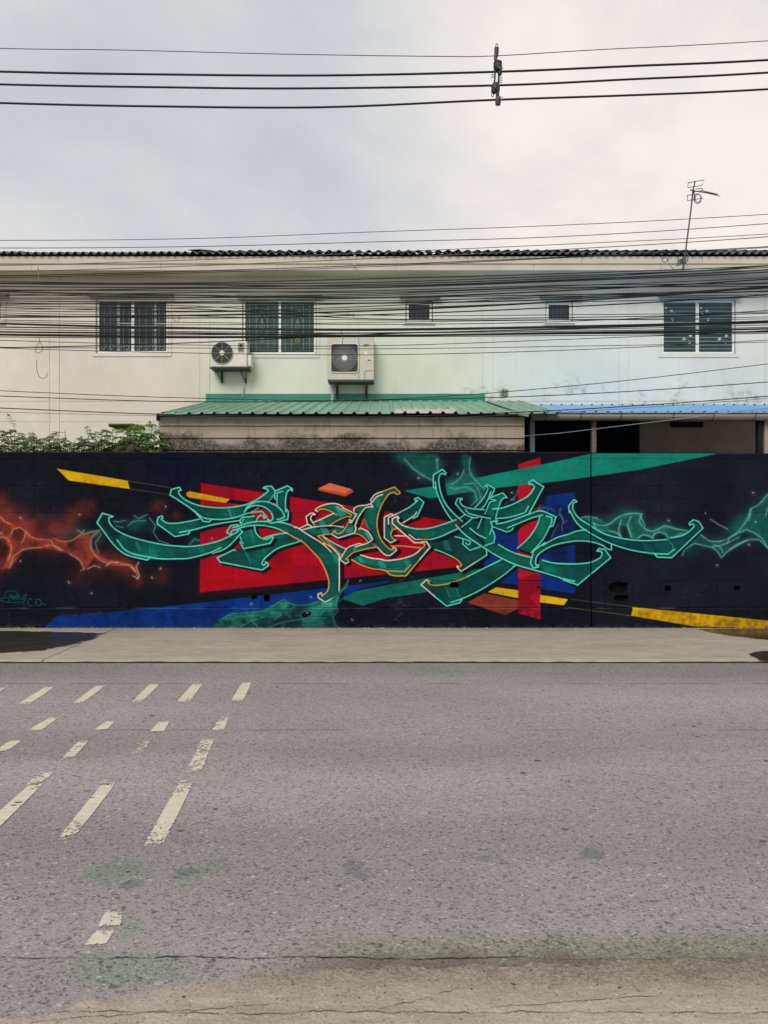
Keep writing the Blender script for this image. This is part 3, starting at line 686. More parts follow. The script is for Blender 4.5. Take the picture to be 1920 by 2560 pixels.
# central horn
ol(MINT,'G',[(825,330),(790,305),(785,115),(930,20),(990,75),(975,110),(950,85),(900,95),(875,150),(875,230),(900,370),(960,530),(1060,670),(1160,770),(1250,850)]); ol(MINT,'G',[(820,215),(830,330),(870,460),(950,630),(1030,760),(1085,830)])
ol(MINT,'G',[(1140,570),(1170,490),(1245,480),(1245,510),(1210,510),(1220,560),(1270,610),(1380,645),(1500,660),(1600,665)],w=3.2); ol(MINT,'G',[(1140,570),(1310,750),(1450,795),(1500,790)],w=3.2); ol(MINT,'G',[(1300,660),(1340,715),(1480,760),(1700,805)],w=3.2)
ol(MINT,'G',[(1210,800),(1290,745)],w=3); ol(MINT,'G',[(1240,940),(1330,870),(1410,800)],w=3.2); ol(MINT,'G',[(1370,960),(1480,1050),(1620,1120)],w=3.2)
ol(MINT,'G',[(1145,910),(1300,1070),(1470,1190),(1620,1290)],'H',[(600,1440),(850,1550)],'C',[(1440,1010),(1659,1075)],'J',[(1440,378),(1575,408)])
ol(MINT,'G',[(1135,1095),(1300,1140),(1380,1170),(1370,1215),(1330,1225),(1305,1190)],w=3.2); ol(MINT,'G',[(1265,1150),(1255,1215),(1370,1310),(1530,1260)],w=3.2)
ol(MINT,'G',[(810,1300),(950,1350),(1100,1420)],w=3.2); ol(ORG,'G',[(1090,1415),(1200,1490),(1240,1550),(1200,1580),(1170,1560)],w=3.2); ol(PEACH,'G',[(1170,1560),(1165,1580),(1230,1650),(1480,1490)],w=3.2); ol(MINT,'G',[(1470,1497),(1640,1390),(1635,1310)],w=3.2)
# s and the rest
ol(MINT,'H',[(170,635),(280,520),(355,400),(385,330),(370,295),(330,295),(375,265),(490,330),(430,470)],w=3.2); ol(MINT,'H',[(430,380),(400,460),(340,580),(270,660)],w=3.2)
ol(MINT,'H',[(400,480),(620,395),(690,475),(650,470),(600,510),(560,600),(530,700),(510,800),(520,850)],w=3); ol(MINT,'H',[(400,490),(510,515),(410,545),(335,730)],w=3)
ol(MINT,'H',[(460,655),(600,640),(750,590),(900,520),(1020,450),(1090,370),(1125,300),(1080,250),(1045,265),(1030,235),(1095,190),(1270,300),(1040,720)]); ol(MINT,'H',[(525,805),(700,790),(870,745),(980,705),(1030,605)],w=3.2)
ol(MINT,'H',[(540,840),(425,860),(455,935),(680,1020),(770,985),(785,960)],w=3.2); ol(MINT,'H',[(510,830),(520,890),(640,870),(860,800),(1040,735),(1210,685),(1470,780),(1415,930),(1380,935)],w=3.4)
ol(MINT,'H',[(690,955),(900,870),(1100,790),(1250,750)],w=3.2); ol(MINT,'H',[(1210,770),(1180,880),(1110,1010),(1000,1150),(850,1280)],w=3.2); ol(MINT,'H',[(1310,765),(1400,790),(1400,850),(1350,970),(1250,1150),(1070,1350)],w=3.2)
ol(MINT,'H',[(220,960),(290,790)],w=3); ol(MINT,'H',[(455,935),(410,1060)],w=3); ol(MINT,'H',[(440,960),(490,1090),(475,1190),(330,1240)],w=3.2)
ol(MINT,'H',[(550,1220),(700,1310),(850,1370),(1070,1430)],w=3.4); ol(MINT,'H',[(1250,1470),(1400,1510),(1659,1530)],'D',[(100,960),(200,945),(270,910),(285,875),(270,855),(240,855),(255,835),(305,840),(355,910),(75,1140)],'J',[(1600,440),(1470,395)])
ol(MINT,'H',[(1290,1190),(1110,1320),(1060,1520),(1105,1595),(1190,1580),(1190,1545),(1155,1560),(1140,1490),(1170,1400),(1290,1300),(1400,1245),(1530,1205),(1659,1180)],'D',[(100,770),(200,780),(290,810),(330,838),(360,845),(360,798)],w=3.4)
ol(MINT,'H',[(1070,1350),(1300,1190)],w=3); ol(MINT,'H',[(1260,1235),(1400,1150),(1540,1090),(1659,1060)],'D',[(70,690),(150,678)],w=3.2)
ol(PEACH,'J',[(265,410),(240,395),(190,440),(330,560)],w=3.4); ol(MINT,'J',[(325,555),(420,632),(540,602),(558,572)],w=3.6); ol(ORG,'J',[(265,408),(250,420),(280,440),(380,440),(500,410),(620,362)],w=3.2); ol(MINT,'J',[(610,365),(760,290),(910,215)],w=3.4)
ol(MINT,'J',[(460,598),(560,565),(700,500),(850,410),(950,340),(1040,265)],w=3.4)
# far horn
ol(MINT,'D',[(25,535),(10,535),(5,480),(50,428),(75,445),(50,455),(40,470),(42,510),(80,570),(180,640),(300,710),(450,750),(620,768),(820,760)],w=3.4); ol(MINT,'D',[(15,520),(80,630),(200,715),(360,795),(540,850),(720,875),(830,880),(885,840)],w=3.4)
ol(MINT,'D',[(850,745),(950,725),(1020,680),(1050,645),(1035,630),(1010,640),(1005,625),(1040,595),(1085,610),(1120,665),(860,910),(740,905),(720,880)],w=3.4); ol(MINT,'D',[(835,765),(870,810),(865,850)],w=1.6,a=.7)

# -------- the painted animal head along the foot of the wall
fill(T('B',[(230,1512),(330,1430),(430,1372),(560,1362),(700,1342),(790,1292),(860,1255),(920,1292),(1040,1302),(1150,1272),(1220,1285),(1300,1210),(1395,1090),(1380,1150),(1320,1240),(1305,1310),(1270,1400),(1290,1470),(1350,1512)]), (6,74,68),(16,112,96), wear=.25)
fill(T('B',[(480,1500),(610,1420),(800,1400),(1000,1420),(1000,1512),(480,1512)]), (8,44,48), None,.55,14)
for x,y,r in [(880,1300,60),(1120,1340,60),(600,1400,60),(760,1380,50),(1230,1310,50),(900,1440,60),(420,1430,50),(1250,1470,50)]:
    blob(450+x/3.318, 1120+y/3.318, r/2.6, r/3.4, (52,164,140), .6)
tx = np.clip((N_str-0.5)*1.6+(N_fine-0.5)*1.5,0,1)
_r = sdf(smooth(T('B',[(230,1512),(330,1430),(430,1372),(560,1362),(700,1342),(790,1292),(860,1255),(920,1292),(1040,1302),(1150,1272),(1220,1285),(1300,1210),(1305,1310),(1270,1400),(1290,1470),(1350,1512)]),True),6)
blend(_r[1], np.clip(0.5-_r[0],0,1)*tx[_r[1]]*.75, np.array([84,196,168.]))
blend(_r[1], np.clip(0.5-_r[0],0,1)*np.clip((0.50-N_mid[_r[1]])*6,0,1)*.75, np.array([6,40,44.]))
wisps('B', [[(330,1430),(430,1375),(560,1365),(700,1345),(790,1295),(858,1258),(925,1295),(1040,1302),(1150,1272)],[(490,1490),(600,1430),(655,1495)],[(780,1422),(845,1380)],[(1315,1235),(1292,1295),(1310,1345),(1272,1400),(1290,1470),(1350,1500)],
            [(1395,1090),(1385,1140),(1320,1200)],[(750,1480),(870,1440),(1000,1420),(1080,1400)],[(1110,1380),(1160,1385),(1190,1350)],[(560,1440),(700,1400)]], (86,190,164),1.8,.7)
th = np.linspace(0,2*math.pi,24,endpoint=False)
fill(np.array([(450+(1045+44*math.cos(t))/3.318, 1120+(1376-6*math.cos(t)+25*math.sin(t))/3.318) for t in th]), (10,14,18))
stroke(np.array([(450+(1045+44*math.cos(t))/3.318, 1120+(1376-6*math.cos(t)+25*math.sin(t))/3.318) for t in np.linspace(2.4,5.6,14)]), (120,200,180), 1.4, .8)
fill(np.array([(450+(1056+8*math.cos(t))/3.318, 1120+(1366+5*math.sin(t))/3.318) for t in th]), (220,232,230))

# -------- signature and specks
TAG = (24,104,112)
for pts in [[(40,1235),(45,1200),(90,1182),(140,1195),(150,1215),(110,1235),(80,1238)],[(0,1250),(60,1240),(120,1242)],[(-60,1240),(0,1212)],[(75,1262),(80,1215),(108,1222),(90,1238),(118,1262)],[(118,1248),(142,1240),(134,1228),(120,1242),(142,1258)],
            [(152,1258),(157,1208)],[(166,1235),(171,1256),(186,1252),(191,1230),(193,1255)],[(208,1258),(213,1202)],[(196,1226),(228,1218)],[(0,1262),(60,1278),(200,1272),(212,1262)],[(198,1308),(195,1282)],[(60,1282),(75,1268)],
            [(265,1248),(238,1258),(230,1287),(252,1312),(282,1305),(302,1280),(288,1252)],[(300,1262),(330,1253),(346,1280),(330,1310),(306,1305),(296,1280)],[(345,1290),(382,1305)]]:
    stroke(T('A',pts), TAG, 1.9, .85)
for k,x,y in [('A',168,578),('A',660,552),('A',170,938),('A',1330,1000),('A',1260,1075),('A',570,1115),('A',760,1205),('A',1375,485),('A',10,705),('B',265,750),('B',590,1292),('B',1085,1235),('B',1495,1100),('C',485,250),('C',640,95),('C',810,215),
              ('C',1258,370),('D',1535,370),('D',1140,540),('D',835,602),('D',1555,612),('D',1237,972),('D',1500,800),('B',1428,1423)]:
    x, y = T(k,[(x,y)])[0]
    blob(x,y,6,6,(150,160,160),.35)
    a = nrng.rand()*3
    stroke(np.array([(x-1.6*math.cos(a),y-2.2*math.sin(a)),(x+1.6*math.cos(a),y+2.2*math.sin(a))]), (205,212,212), 1.8, .9, sm=False)

# -------- weathering of the paint itself: scuffs on the footing, chips, faint runs
foot = np.clip((yy-1519)/6.,0,1)
sc = foot*np.clip((N_str-0.74)*5,0,1)*np.clip((N_mid-0.35)*3,0,1)*0.35
CAN[:] = CAN*(1-sc[...,None]) + sc[...,None]*np.array([96,96,100])
dirt = np.clip((yy-1555)/14.,0,1)*np.clip((N_fine-0.42)*5,0,1)*0.55
CAN[:] = CAN*(1-dirt[...,None]) + dirt[...,None]*np.array([120,112,100])
fd = foot*0.22*np.clip((N_fine-0.35)*3,0,1)
CAN[:] = CAN*(1-fd[...,None])
chips = np.clip((N_fine*0.6+N_big*0.4-0.70)*14,0,1)*0.35
CAN[:] = CAN*(1-chips[...,None]) + chips[...,None]*np.array([90,92,98])
led = np.exp(-((yy-1519.5)/1.6)**2)*np.clip((N_mid-0.42)*4,0,1)*0.5
CAN[:] = CAN*(1-led[...,None]) + led[...,None]*np.array([120,122,126])
toprow = np.clip((1133-yy)/3.,0,1)*0.5
CAN[:] = CAN*(1-toprow[...,None]) + toprow[...,None]*np.array([60,62,62])
CAN = np.clip(CAN,0,255)/255.0
LINC = np.where(CAN<=0.04045, CAN/12.92, ((CAN+0.055)/1.055)**2.4)
MURAL_E = 1.28
alb = np.clip(LINC/MURAL_E, 0, 0.92)
# store display-encoded so that 8 bit keeps the dark tones
enc = np.where(alb<=0.0031308, alb*12.92, 1.055*np.power(np.maximum(alb,1e-9),1/2.4)-0.055)
img = bpy.data.images.new('mural_paint', MW, MH, alpha=False, float_buffer=False)
buf = np.ones((MH,MW,4), np.float32)
buf[...,:3] = enc[::-1]
img.pixels.foreach_set(buf.ravel())
img.update(); img.pack()

def mural_material():
    t = NT('mural_paint')
    x, y, z = t.xyz()
    u = t.math('DIVIDE', t.math('SUBTRACT', t.math('MULTIPLY_ADD', x, SW, 960.0), float(MX0)), float(MW))
    py = t.math('SUBTRACT', 1280.0, t.math('MULTIPLY', t.math('SUBTRACT', z, EYE), SW))
    v = t.math('SUBTRACT', 1.0, t.math('DIVIDE', t.math('SUBTRACT', py, float(MY0)), float(MH)))
    cb = t.n.new('ShaderNodeCombineXYZ'); t.l.new(u, cb.inputs[0]); t.l.new(v, cb.inputs[1])
    im = t.n.new('ShaderNodeTexImage'); im.image = img; im.extension = 'EXTEND'; im.interpolation = 'Cubic'
    t.l.new(cb.outputs[0], im.inputs['Vector'])
    oi = t.n.new('ShaderNodeObjectInfo')
    br = t.math('ADD', t.rng(oi.outputs['Random'], 0, 1, 0.90, 1.08, False), t.math('MULTIPLY', t.math('SUBTRACT', t.noise(16, 5, 0.65), 0.5), 0.35))
    col = t.mix(1.0, im.outputs['Color'], t.comb(br), 'MULTIPLY')
    h = t.math('ADD', t.math('MULTIPLY', t.noise(22, 4, 0.6), 1.0), t.math('MULTIPLY', t.noise(140, 3, 0.6), 0.5))
    t.bump(h, 0.45, 0.006)
    return t.fin(col, t.rng(t.noise(9, 4), 0.3, 0.7, 0.55, 0.8), 0.10)
def _comb(s, v):
    n = s.n.new('ShaderNodeCombineColor')
    for i in range(3): s.l.new(v, n.inputs[i])
    return n.outputs[0]
NT.comb = _comb
M['mural'] = mural_material()
M['cavity'] = simple('broken_block_cavity', (0.006,0.006,0.008,1), 0.95, 0.4, 30, 0.1)  # near-black lining: the shade inside the holes is in the colour
M['block_raw'] = simple('raw_block_concrete', (0.20,0.19,0.17,1), 0.95, 0.3, 30, 0.1, bump=0.4)
# ================================================================== ground, road, pavement
def asphalt():
    t = NT('old_asphalt')
    x, y, z = t.xyz()
    wob = t.math('MULTIPLY', t.math('SUBTRACT', t.noise(0.9, 4, 0.6, sc=(0.5,1.6,1)), 0.5), 1.1)
    yw = t.math('ADD', y, wob)
    a = (0.300,0.270,0.267,1)
    # worn and polished tracks along the road
    lane = t.ramp(t.rng(yw, 2.4, 9.0, 0, 1, False), [(0.0,K(a,.98)),(0.09,K(a,1.02)),(0.17,K(a,.92)),(0.24,K(a,.86)),(0.31,K(a,1.0)),(0.40,K(a,1.08)),(0.47,K(a,.92)),(0.54,K(a,.98)),(0.66,K(a,1.06)),(0.80,K(a,.98)),(0.875,K(a,.80)),(0.955,K(a,.80)),(1.0,K(a,.92))])
    big = t.rng(t.noise(0.8, 5, 0.6, sc=(0.4,1,1)), 0.25, 0.75, 0.88, 1.12)
    col = t.mix(1.0, lane, t.comb(big), 'MULTIPLY')
    # aggregate
    c1 = t.voro(112, 'F1', 'Color', sc=(0.8,1,1)); s1 = t.n.new('ShaderNodeSeparateColor'); t.l.new(c1, s1.inputs[0])
    ag = t.ramp(s1.outputs[0], [(0.0,(0.45,)*3),(0.10,(0.66,)*3),(0.22,(0.95,)*3),(0.6,(1.03,)*3),(0.88,(1.10,)*3),(0.975,(1.25,)*3),(1.0,(1.6,)*3)])
    col = t.mix(1.0, col, ag, 'MULTIPLY')
    c2 = t.voro(33, 'F1', 'Color', sc=(0.75,1,1)); s2 = t.n.new('ShaderNodeSeparateColor'); t.l.new(c2, s2.inputs[0])
    d2 = t.voro(33, 'F1', 'Distance', sc=(0.75,1,1))
    pit = t.math('MULTIPLY', t.rng(s2.outputs[1], 0.86, 0.93), t.rng(d2, 0.42, 0.22))
    col = t.mix(t.math('MULTIPLY', pit, 0.62), col, (0.055,0.052,0.052,1))
    chip = t.math('MULTIPLY', t.rng(s2.outputs[2], 0.965, 0.98), t.rng(d2, 0.30, 0.16))
    col = t.mix(t.math('MULTIPLY', chip, 0.7), col, (0.52,0.47,0.43,1))
    grit = t.rng(t.noise(210, 3, 0.7), 0.3, 0.7, 0.80, 1.2)
    col = t.mix(1.0, col, t.comb(grit), 'MULTIPLY')
    # dust, moss and oil with outlines of their own
    def spot(px, py, sx, sy, k=1.0, seed=3.0):
        g = G(px, py)
        dx = t.math('DIVIDE', t.math('SUBTRACT', x, g.x), sx); dy = t.math('DIVIDE', t.math('SUBTRACT', y, g.y), sy)
        r = t.math('ADD', t.math('MULTIPLY', dx, dx), t.math('MULTIPLY', dy, dy))
        r = t.math('ADD', r, t.math('MULTIPLY', t.math('SUBTRACT', t.noise(seed, 4, 0.65), 0.5), 2.2))
        return t.math('MULTIPLY', t.rng(r, 1.0, 0.35), k)
    moss = (0.74,0.93,0.76,1); oil = (0.50,0.62,0.66,1)
    for px,py,sx,sy,k,c in [(290,2180,.18,.16,.8,moss),(470,2195,.10,.13,.6,moss),(550,2165,.07,.12,.5,moss),(330,2210,.07,.05,.7,oil),(465,2180,.06,.05,.6,oil),(880,2165,.06,.1,.6,oil),(905,2190,.05,.05,.6,oil),(1480,2135,.07,.08,.7,oil),(1212,2147,.05,.05,.6,oil),
                            (1100,1685,.40,.25,.5,moss),(310,2420,.30,.13,.7,moss),(330,2320,.06,.09,.6,moss)]:
        col = t.mix(spot(px,py,sx,sy,k,13.0), col, t.mix(1.0, col, c, 'MULTIPLY'))
    # strip of moss and dirt along the near edge of the carriageway
    ns = t.math('MULTIPLY', t.math('SUBTRACT', t.noise(5.0, 5, 0.62), 0.5), 0.30)
    e1 = t.math('ADD', y, ns)
    sel = t.rng(t.math('ADD', x, t.math('MULTIPLY', ns, 1.5)), -0.55, 0.0)
    m = t.math('MULTIPLY', t.math('MULTIPLY', t.rng(e1, 3.16, 3.0), t.rng(e1, 2.78, 2.9)), sel)
    col = t.mix(t.math('MULTIPLY', m, 0.9), col, t.mix(1.0, col, t.ramp(t.noise(60,3,0.7), [(0.35,(0.50,0.58,0.45)),(0.65,(0.95,1.02,0.80))]), 'MULTIPLY'))
    m = t.math('MULTIPLY', t.rng(e1, 3.00, 2.88), t.rng(t.noise(45,4,0.75),0.30,0.55,0.55,1.0))
    col = t.mix(t.math('MULTIPLY', m, sel), col, t.ramp(t.noise(70,4,0.75), [(0.3,(0.075,0.055,0.046)),(0.7,(0.23,0.19,0.165))]))
    # the long crack where the overlay ends
    cy = t.math('ADD', t.math('MULTIPLY', t.math('SUBTRACT', t.noise(3.2, 6, 0.7, sc=(1,0.02,1)), 0.5), 0.085), 2.935)
    cd = t.math('ABSOLUTE', t.math('SUBTRACT', y, cy))
    wdt = t.rng(t.noise(9, 5, 0.7), 0.36, 0.60, 0.1, 0.9)
    ck = t.math('MULTIPLY', t.rng(cd, 0.008, 0.002), wdt)
    col = t.mix(t.math('MULTIPLY', ck, t.rng(x, 0.75, 0.35)), col, (0.012,0.012,0.012,1))
    # faint seams far out
    sd = t.math('ABSOLUTE', t.math('SUBTRACT', y, t.math('ADD', 5.98, t.math('MULTIPLY', t.noise(2, 3, sc=(1,0.02,1)), 0.05))))
    col = t.mix(t.math('MULTIPLY', t.rng(sd, 0.02, 0.005), t.math('MULTIPLY', t.rng(t.noise(1.2, 3, sc=(1,.05,1)), 0.45, 0.6), 0.5)), col, (0.09,0.085,0.085,1))
    sd = t.math('ABSOLUTE', t.math('SUBTRACT', y, 7.62))
    col = t.mix(t.math('MULTIPLY', t.rng(sd, 0.03, 0.008), t.math('MULTIPLY', t.rng(t.noise(1.7, 3, sc=(1,.05,1)), 0.42, 0.6), 0.6)), col, (0.10,0.095,0.095,1))
    h = t.math('ADD', t.math('MULTIPLY', d2, 0.25), t.math('ADD', t.voro(95, 'F1', 'Distance'), t.math('MULTIPLY', ck, -3.0)))
    t.bump(h, 0.5, 0.006)
    return t.fin(col, 0.88, 0.2)
def concrete(name, a, near=False):
    t = NT(name)
    x, y, z = t.xyz()
    n = t.noise(1.6, 6, 0.62, sc=(0.6,1.4,1))
    col = t.ramp(n, [(0.25,K(a,.80)),(0.5,K(a,1.0)),(0.75,K(a,1.12))])
    col = t.mix(1.0, col, t.comb(t.rng(t.noise(12,5,0.7,sc=(0.5,1.6,1)), 0.25,0.75,0.84,1.15)), 'MULTIPLY')
    col = t.mix(1.0, col, t.comb(t.rng(t.noise(120,3,0.7), 0.3,0.7,0.84,1.14)), 'MULTIPLY')
    if near:
        c2 = t.voro(60, 'F1', 'Color'); s2 = t.n.new('ShaderNodeSeparateColor'); t.l.new(c2, s2.inputs[0])
        d2 = t.voro(60)
        col = t.mix(t.math('MULTIPLY', t.math('MULTIPLY', t.rng(s2.outputs[0],0.80,0.9), t.rng(d2,0.42,0.2)),0.6), col, (0.12,0.10,0.085,1))
        col = t.mix(t.math('MULTIPLY', t.math('MULTIPLY', t.rng(s2.outputs[1],0.93,0.97), t.rng(d2,0.4,0.2)),0.6), col, (0.60,0.54,0.46,1))
        # dirt washed over the edge towards the carriageway
        e1 = t.math('ADD', y, t.math('MULTIPLY', t.math('SUBTRACT', t.noise(4.5,6,0.72),0.5), 0.34))
        dd = t.math('MULTIPLY', t.rng(e1, 2.62, 2.90), t.rng(t.noise(55,4,0.8),0.32,0.60,0.35,1.0))
        col = t.mix(t.math('MULTIPLY', dd, 0.92), col, t.ramp(t.noise(60,4,0.75), [(0.3,(0.085,0.064,0.054)),(0.7,(0.25,0.205,0.178))]))
        # cracks: two wandering lines
        def crack(y0, slope, amp, sc, seed, w, x0, x1):
            cy = t.math('ADD', t.math('MULTIPLY', t.math('SUBTRACT', t.noise(sc,9,0.78,vec=t.map((1,0.02,1),loc=(seed,0,0))),0.5), amp), t.math('MULTIPLY_ADD', x, slope, y0))
            d = t.math('ABSOLUTE', t.math('SUBTRACT', y, cy))
            return t.math('MULTIPLY', t.rng(d, w, w*0.35), t.math('MULTIPLY', t.rng(x, x0, x0+0.08), t.rng(x, x1, x1-0.08)))
        ck = crack(2.607, 0.0, 0.10, 3.0, 4.0, 0.0045, -1.4, 1.6)
        ck = t.math('MAXIMUM', ck, crack(2.70, 0.12, 0.09, 4.0, 9.0, 0.004, -1.2, -0.35))
        ck = t.math('MAXIMUM', ck, crack(2.62, 0.42, 0.12, 4.0, 19.0, 0.004, -0.05, 0.30))
        ck = t.math('MAXIMUM', ck, crack(2.60, 0.10, 0.06, 5.0, 29.0, 0.0035, 0.35, 1.0))
        ck = t.math('MULTIPLY', ck, t.rng(t.noise(11,5,0.7),0.38,0.58,0.15,1.0))
        col = t.mix(t.math('MULTIPLY', ck, 0.85), col, (0.04,0.034,0.03,1))
        t.bump(t.math('ADD', t.math('ADD', d2, t.math('MULTIPLY', t.noise(14,5,0.65), 2.0)), t.math('MULTIPLY', ck, -3.0)), 0.5, 0.006)
    else:
        # old tyre streaks and damp along the foot of the wall
        e1 = t.math('ADD', y, t.math('MULTIPLY', t.math('SUBTRACT', t.noise(2.2,5,0.65),0.5), 0.9))
        col = t.mix(t.math('MULTIPLY', t.rng(e1, 10.7, 11.2), 0.45), col, (0.16,0.15,0.13,1))
        col = t.mix(t.math('MULTIPLY', t.rng(t.noise(3.0,5,0.7,sc=(0.25,2.5,1)), 0.62, 0.78), 0.35), col, (0.20,0.185,0.165,1))
        t.bump(t.noise(30,5,0.7), 0.35, 0.008)
    return t.fin(col, 0.9, 0.2)
M['asphalt'] = asphalt()
M['pavement'] = concrete('pavement_concrete', (0.39,0.345,0.275,1))
M['apron'] = concrete('apron_concrete', (0.385,0.335,0.272,1), True)
M['kerb_gap_shadow'] = simple('dark_slab_edge', (0.05,0.045,0.04,1), 0.95, 0.5, 8, 0.1)  # dirty slab face, darkened so its colour draws the gap shadow
M['soil'] = simple('bare_ground', (0.16,0.14,0.11,1), 0.95, 0.3, 0.8, 0.1)

def quad_sheet(name, x0, x1, y0, y1, z, mat):
    return MB().add([(x0,y0,z),(x1,y0,z),(x1,y1,z),(x0,y1,z)], [(0,1,2,3)]).build(name, mat)
tag(quad_sheet('ground', -900, 900, -900, 1500, -0.06, M['soil']), 'bare ground around the road', kind='structure')
ROAD_Y1 = F*EYE/(1657.5-1280)
road = quad_sheet('road', -120, 120, 1.2, ROAD_Y1-0.012, 0.0, M['asphalt'])
tag(road, 'old worn grey asphalt road', kind='structure')
# concrete apron on the near side: a slab with a broken, wandering edge
edge_px = [(-900,2700),(-400,2610),(0,2547),(133,2533),(200,2512),(290,2491),(370,2474),(470,2460),(579,2444),(700,2432),(850,2424),(960,2418),(1150,2412),(1300,2410),(1500,2409),(1700,2403),(1920,2398),(2400,2385),(3200,2370)]
ep = [G(*q) for q in edge_px]
ep = [Vector((-120,ep[0].y,0))]+ep+[Vector((120,ep[-1].y,0))]
edge = []
for a, b in zip(ep[:-1], ep[1:]):
    n = max(1, int((b-a).length/0.02)) if (b-a).length < 3 else 6
    for i in range(n):
        q = a.lerp(b, i/n); q.y += rnd.uniform(-0.012,0.012) + 0.012*math.sin(q.x*23)
        edge.append(q)
edge.append(ep[-1])
m = MB()
n = len(edge)
vs = [(q.x, q.y, -0.01) for q in edge] + [(q.x, q.y-0.012, 0.006) for q in edge] + [(q.x, -40.0, 0.006) for q in edge]
fs = []
for i in range(n-1):
    fs += [(n+i, n+i+1, i+1, i), (2*n+i, 2*n+i+1, n+i+1, n+i)]
m.add(vs, fs)
tag(m.build('concrete_apron', M['apron']), 'cracked dusty concrete apron beside the road', kind='structure')

# far pavement in cast slabs, almost flush with the road
pav = bpy.data.objects.new('pavement', None); COL.objects.link(pav); pav.location = (0, ROAD_Y1, 0)
tag(pav, 'pale concrete pavement at the foot of the painted wall', kind='structure')
for x0, x1 in ((-60,-14.0),(-13.985,-3.86),(-3.845,8.5),(8.515,60)):
    m = MB(); nx = int((x1-x0)/0.12) if x1-x0 < 20 else 60
    top = []; low = []
    for i in range(nx+1):
        x = x0+(x1-x0)*i/nx
        y = ROAD_Y1 + 0.012*math.sin(x*1.9)+rnd.uniform(-0.008,0.008)
        low.append((x,y-0.004,-0.04)); top.append((x,y,0.015+rnd.uniform(-.003,.003)))
    vs = low+top+[(x,y+0.07,0.03) for x,y,_ in top]+[(x,14.6,0.03) for x,_,_ in top]; N1 = nx+1; fs = []
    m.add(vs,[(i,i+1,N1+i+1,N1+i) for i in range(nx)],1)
    for i in range(nx):
        fs += [(N1+i,N1+i+1,2*N1+i+1,2*N1+i),(2*N1+i,2*N1+i+1,3*N1+i+1,3*N1+i)]
    fs += [(0,N1,2*N1,3*N1),(nx,3*N1+nx,2*N1+nx,N1+nx)]
    m.add(vs,fs)
    sl = m.build('slab', [M['pavement'],M['kerb_gap_shadow']], pav)

# painted strokes on the road: worn, so the paint breaks up
def road_paint():
    t = NT('worn_road_paint')
    a = (0.68,0.62,0.49)
    n = t.noise(26,5,0.7); n2 = t.noise(2.6,4,0.6)
    col = t.ramp(t.noise(8,4,0.7,sc=(0.4,3,1)), [(0.25,K(a,.72)),(0.75,K(a,1.06))])
    at = t.n.new('ShaderNodeAttribute'); at.attribute_name = 'wear'; at.attribute_type = 'GEOMETRY'
    v = t.math('ADD', t.math('ADD', t.math('MULTIPLY', n, 0.6), t.math('MULTIPLY', t.noise(95,3,0.7),0.4)), t.math('MULTIPLY', t.math('SUBTRACT', n2, 0.5), 0.45))
    v = t.math('MULTIPLY_ADD', t.math('SUBTRACT', v, 0.5), 1.9, 0.5)
    al = t.rng(t.math('SUBTRACT', v, at.outputs['Fac']), -0.03, 0.05)
    return t.fin(col, 0.8, 0.25, alpha=al)
M['road_paint'] = road_paint()
# each stroke: far-left, far-right, near-right, near-left in photo pixels, wear at far end, middle, near end
R1 = lambda x, y: (x*960/1659., 1640+y*920/1590.)
strokes = [
 ([(200,133),(238,133),(122,212),(70,215)],.40,.18,.45), ([(418,130),(455,130),(352,205),(308,208)],.36,.18,.42), ([(650,122),(690,122),(605,205),(565,205)],.38,.2,.45), ([(835,120),(875,120),(815,202),(762,205)],.42,.2,.5), ([(1050,115),(1085,115),(1048,196),(998,196)],.36,.15,.3),
 ([(-10,140),(24,138),(-20,170),(-60,172)],.4,.25,.5),
 ([(225,262),(258,262),(180,322),(118,326)],.50,.34,.22), ([(458,284),(496,282),(462,318),(408,322)],.34,.26,.22), ([(690,284),(730,284),(706,326),(650,328)],.32,.36,.30), ([(955,262),(990,262),(968,320),(915,324)],.50,.30,.30),
 ([(45,368),(95,366),(30,412),(-30,418)],.44,.38,.44), ([(345,365),(388,362),(320,438),(250,462)],.46,.36,.46), ([(605,370),(650,368),(615,425),(555,435)],.46,.42,.52), ([(872,362),(925,360),(865,505),(800,510)],.44,.44,.52),
 ([(510,470),(550,470),(470,560),(420,560)],.50,.54,.42), ([(180,500),(240,500),(160,560),(110,560)],.54,.52,.44),
 ([(140,548),(195,545),(0,735),(-70,735)],.50,.22,.20), ([(450,545),(508,540),(315,790),(240,805)],.50,.18,.44), ([(782,540),(838,538),(700,820),(610,842)],.48,.20,.50),
 ([(460,1102),(530,1108),(515,1170),(425,1175)],.48,.25,.40), ([(420,1188),(490,1190),(455,1248),(368,1252)],.35,.22,.35)]
for q, w0, w1, w2 in strokes:
    c = [G(*R1(*p)) for p in q]
    nu, nv = 4, 10
    vs, ws, fs = [], [], []
    for j in range(nv+1):
        tt = j/nv
        L = c[0].lerp(c[3],tt); Rr = c[1].lerp(c[2],tt)
        w = (w0+(w1-w0)*tt*2) if tt < .5 else (w1+(w2-w1)*(tt-.5)*2)
        for i in range(nu+1):
            s = i/nu
            p = L.lerp(Rr, (-0.05,0.05,0.5,0.95,1.05)[i])
            vs.append((p.x,p.y,0.004)); ws.append(w + (0.16 if i in (0,nu) else 0) + (0.16 if j in (0,nv) else 0))
    for j in range(nv):
        for i in range(nu):
            k = j*(nu+1)+i; fs.append((k,k+nu+1,k+nu+2,k+1))
    me = MB().add(vs,fs).mesh('painted_stroke', M['road_paint'])
    at = me.attributes.new('wear','FLOAT','POINT'); at.data.foreach_set('value', ws)
    obj('painted_stroke', me, road)

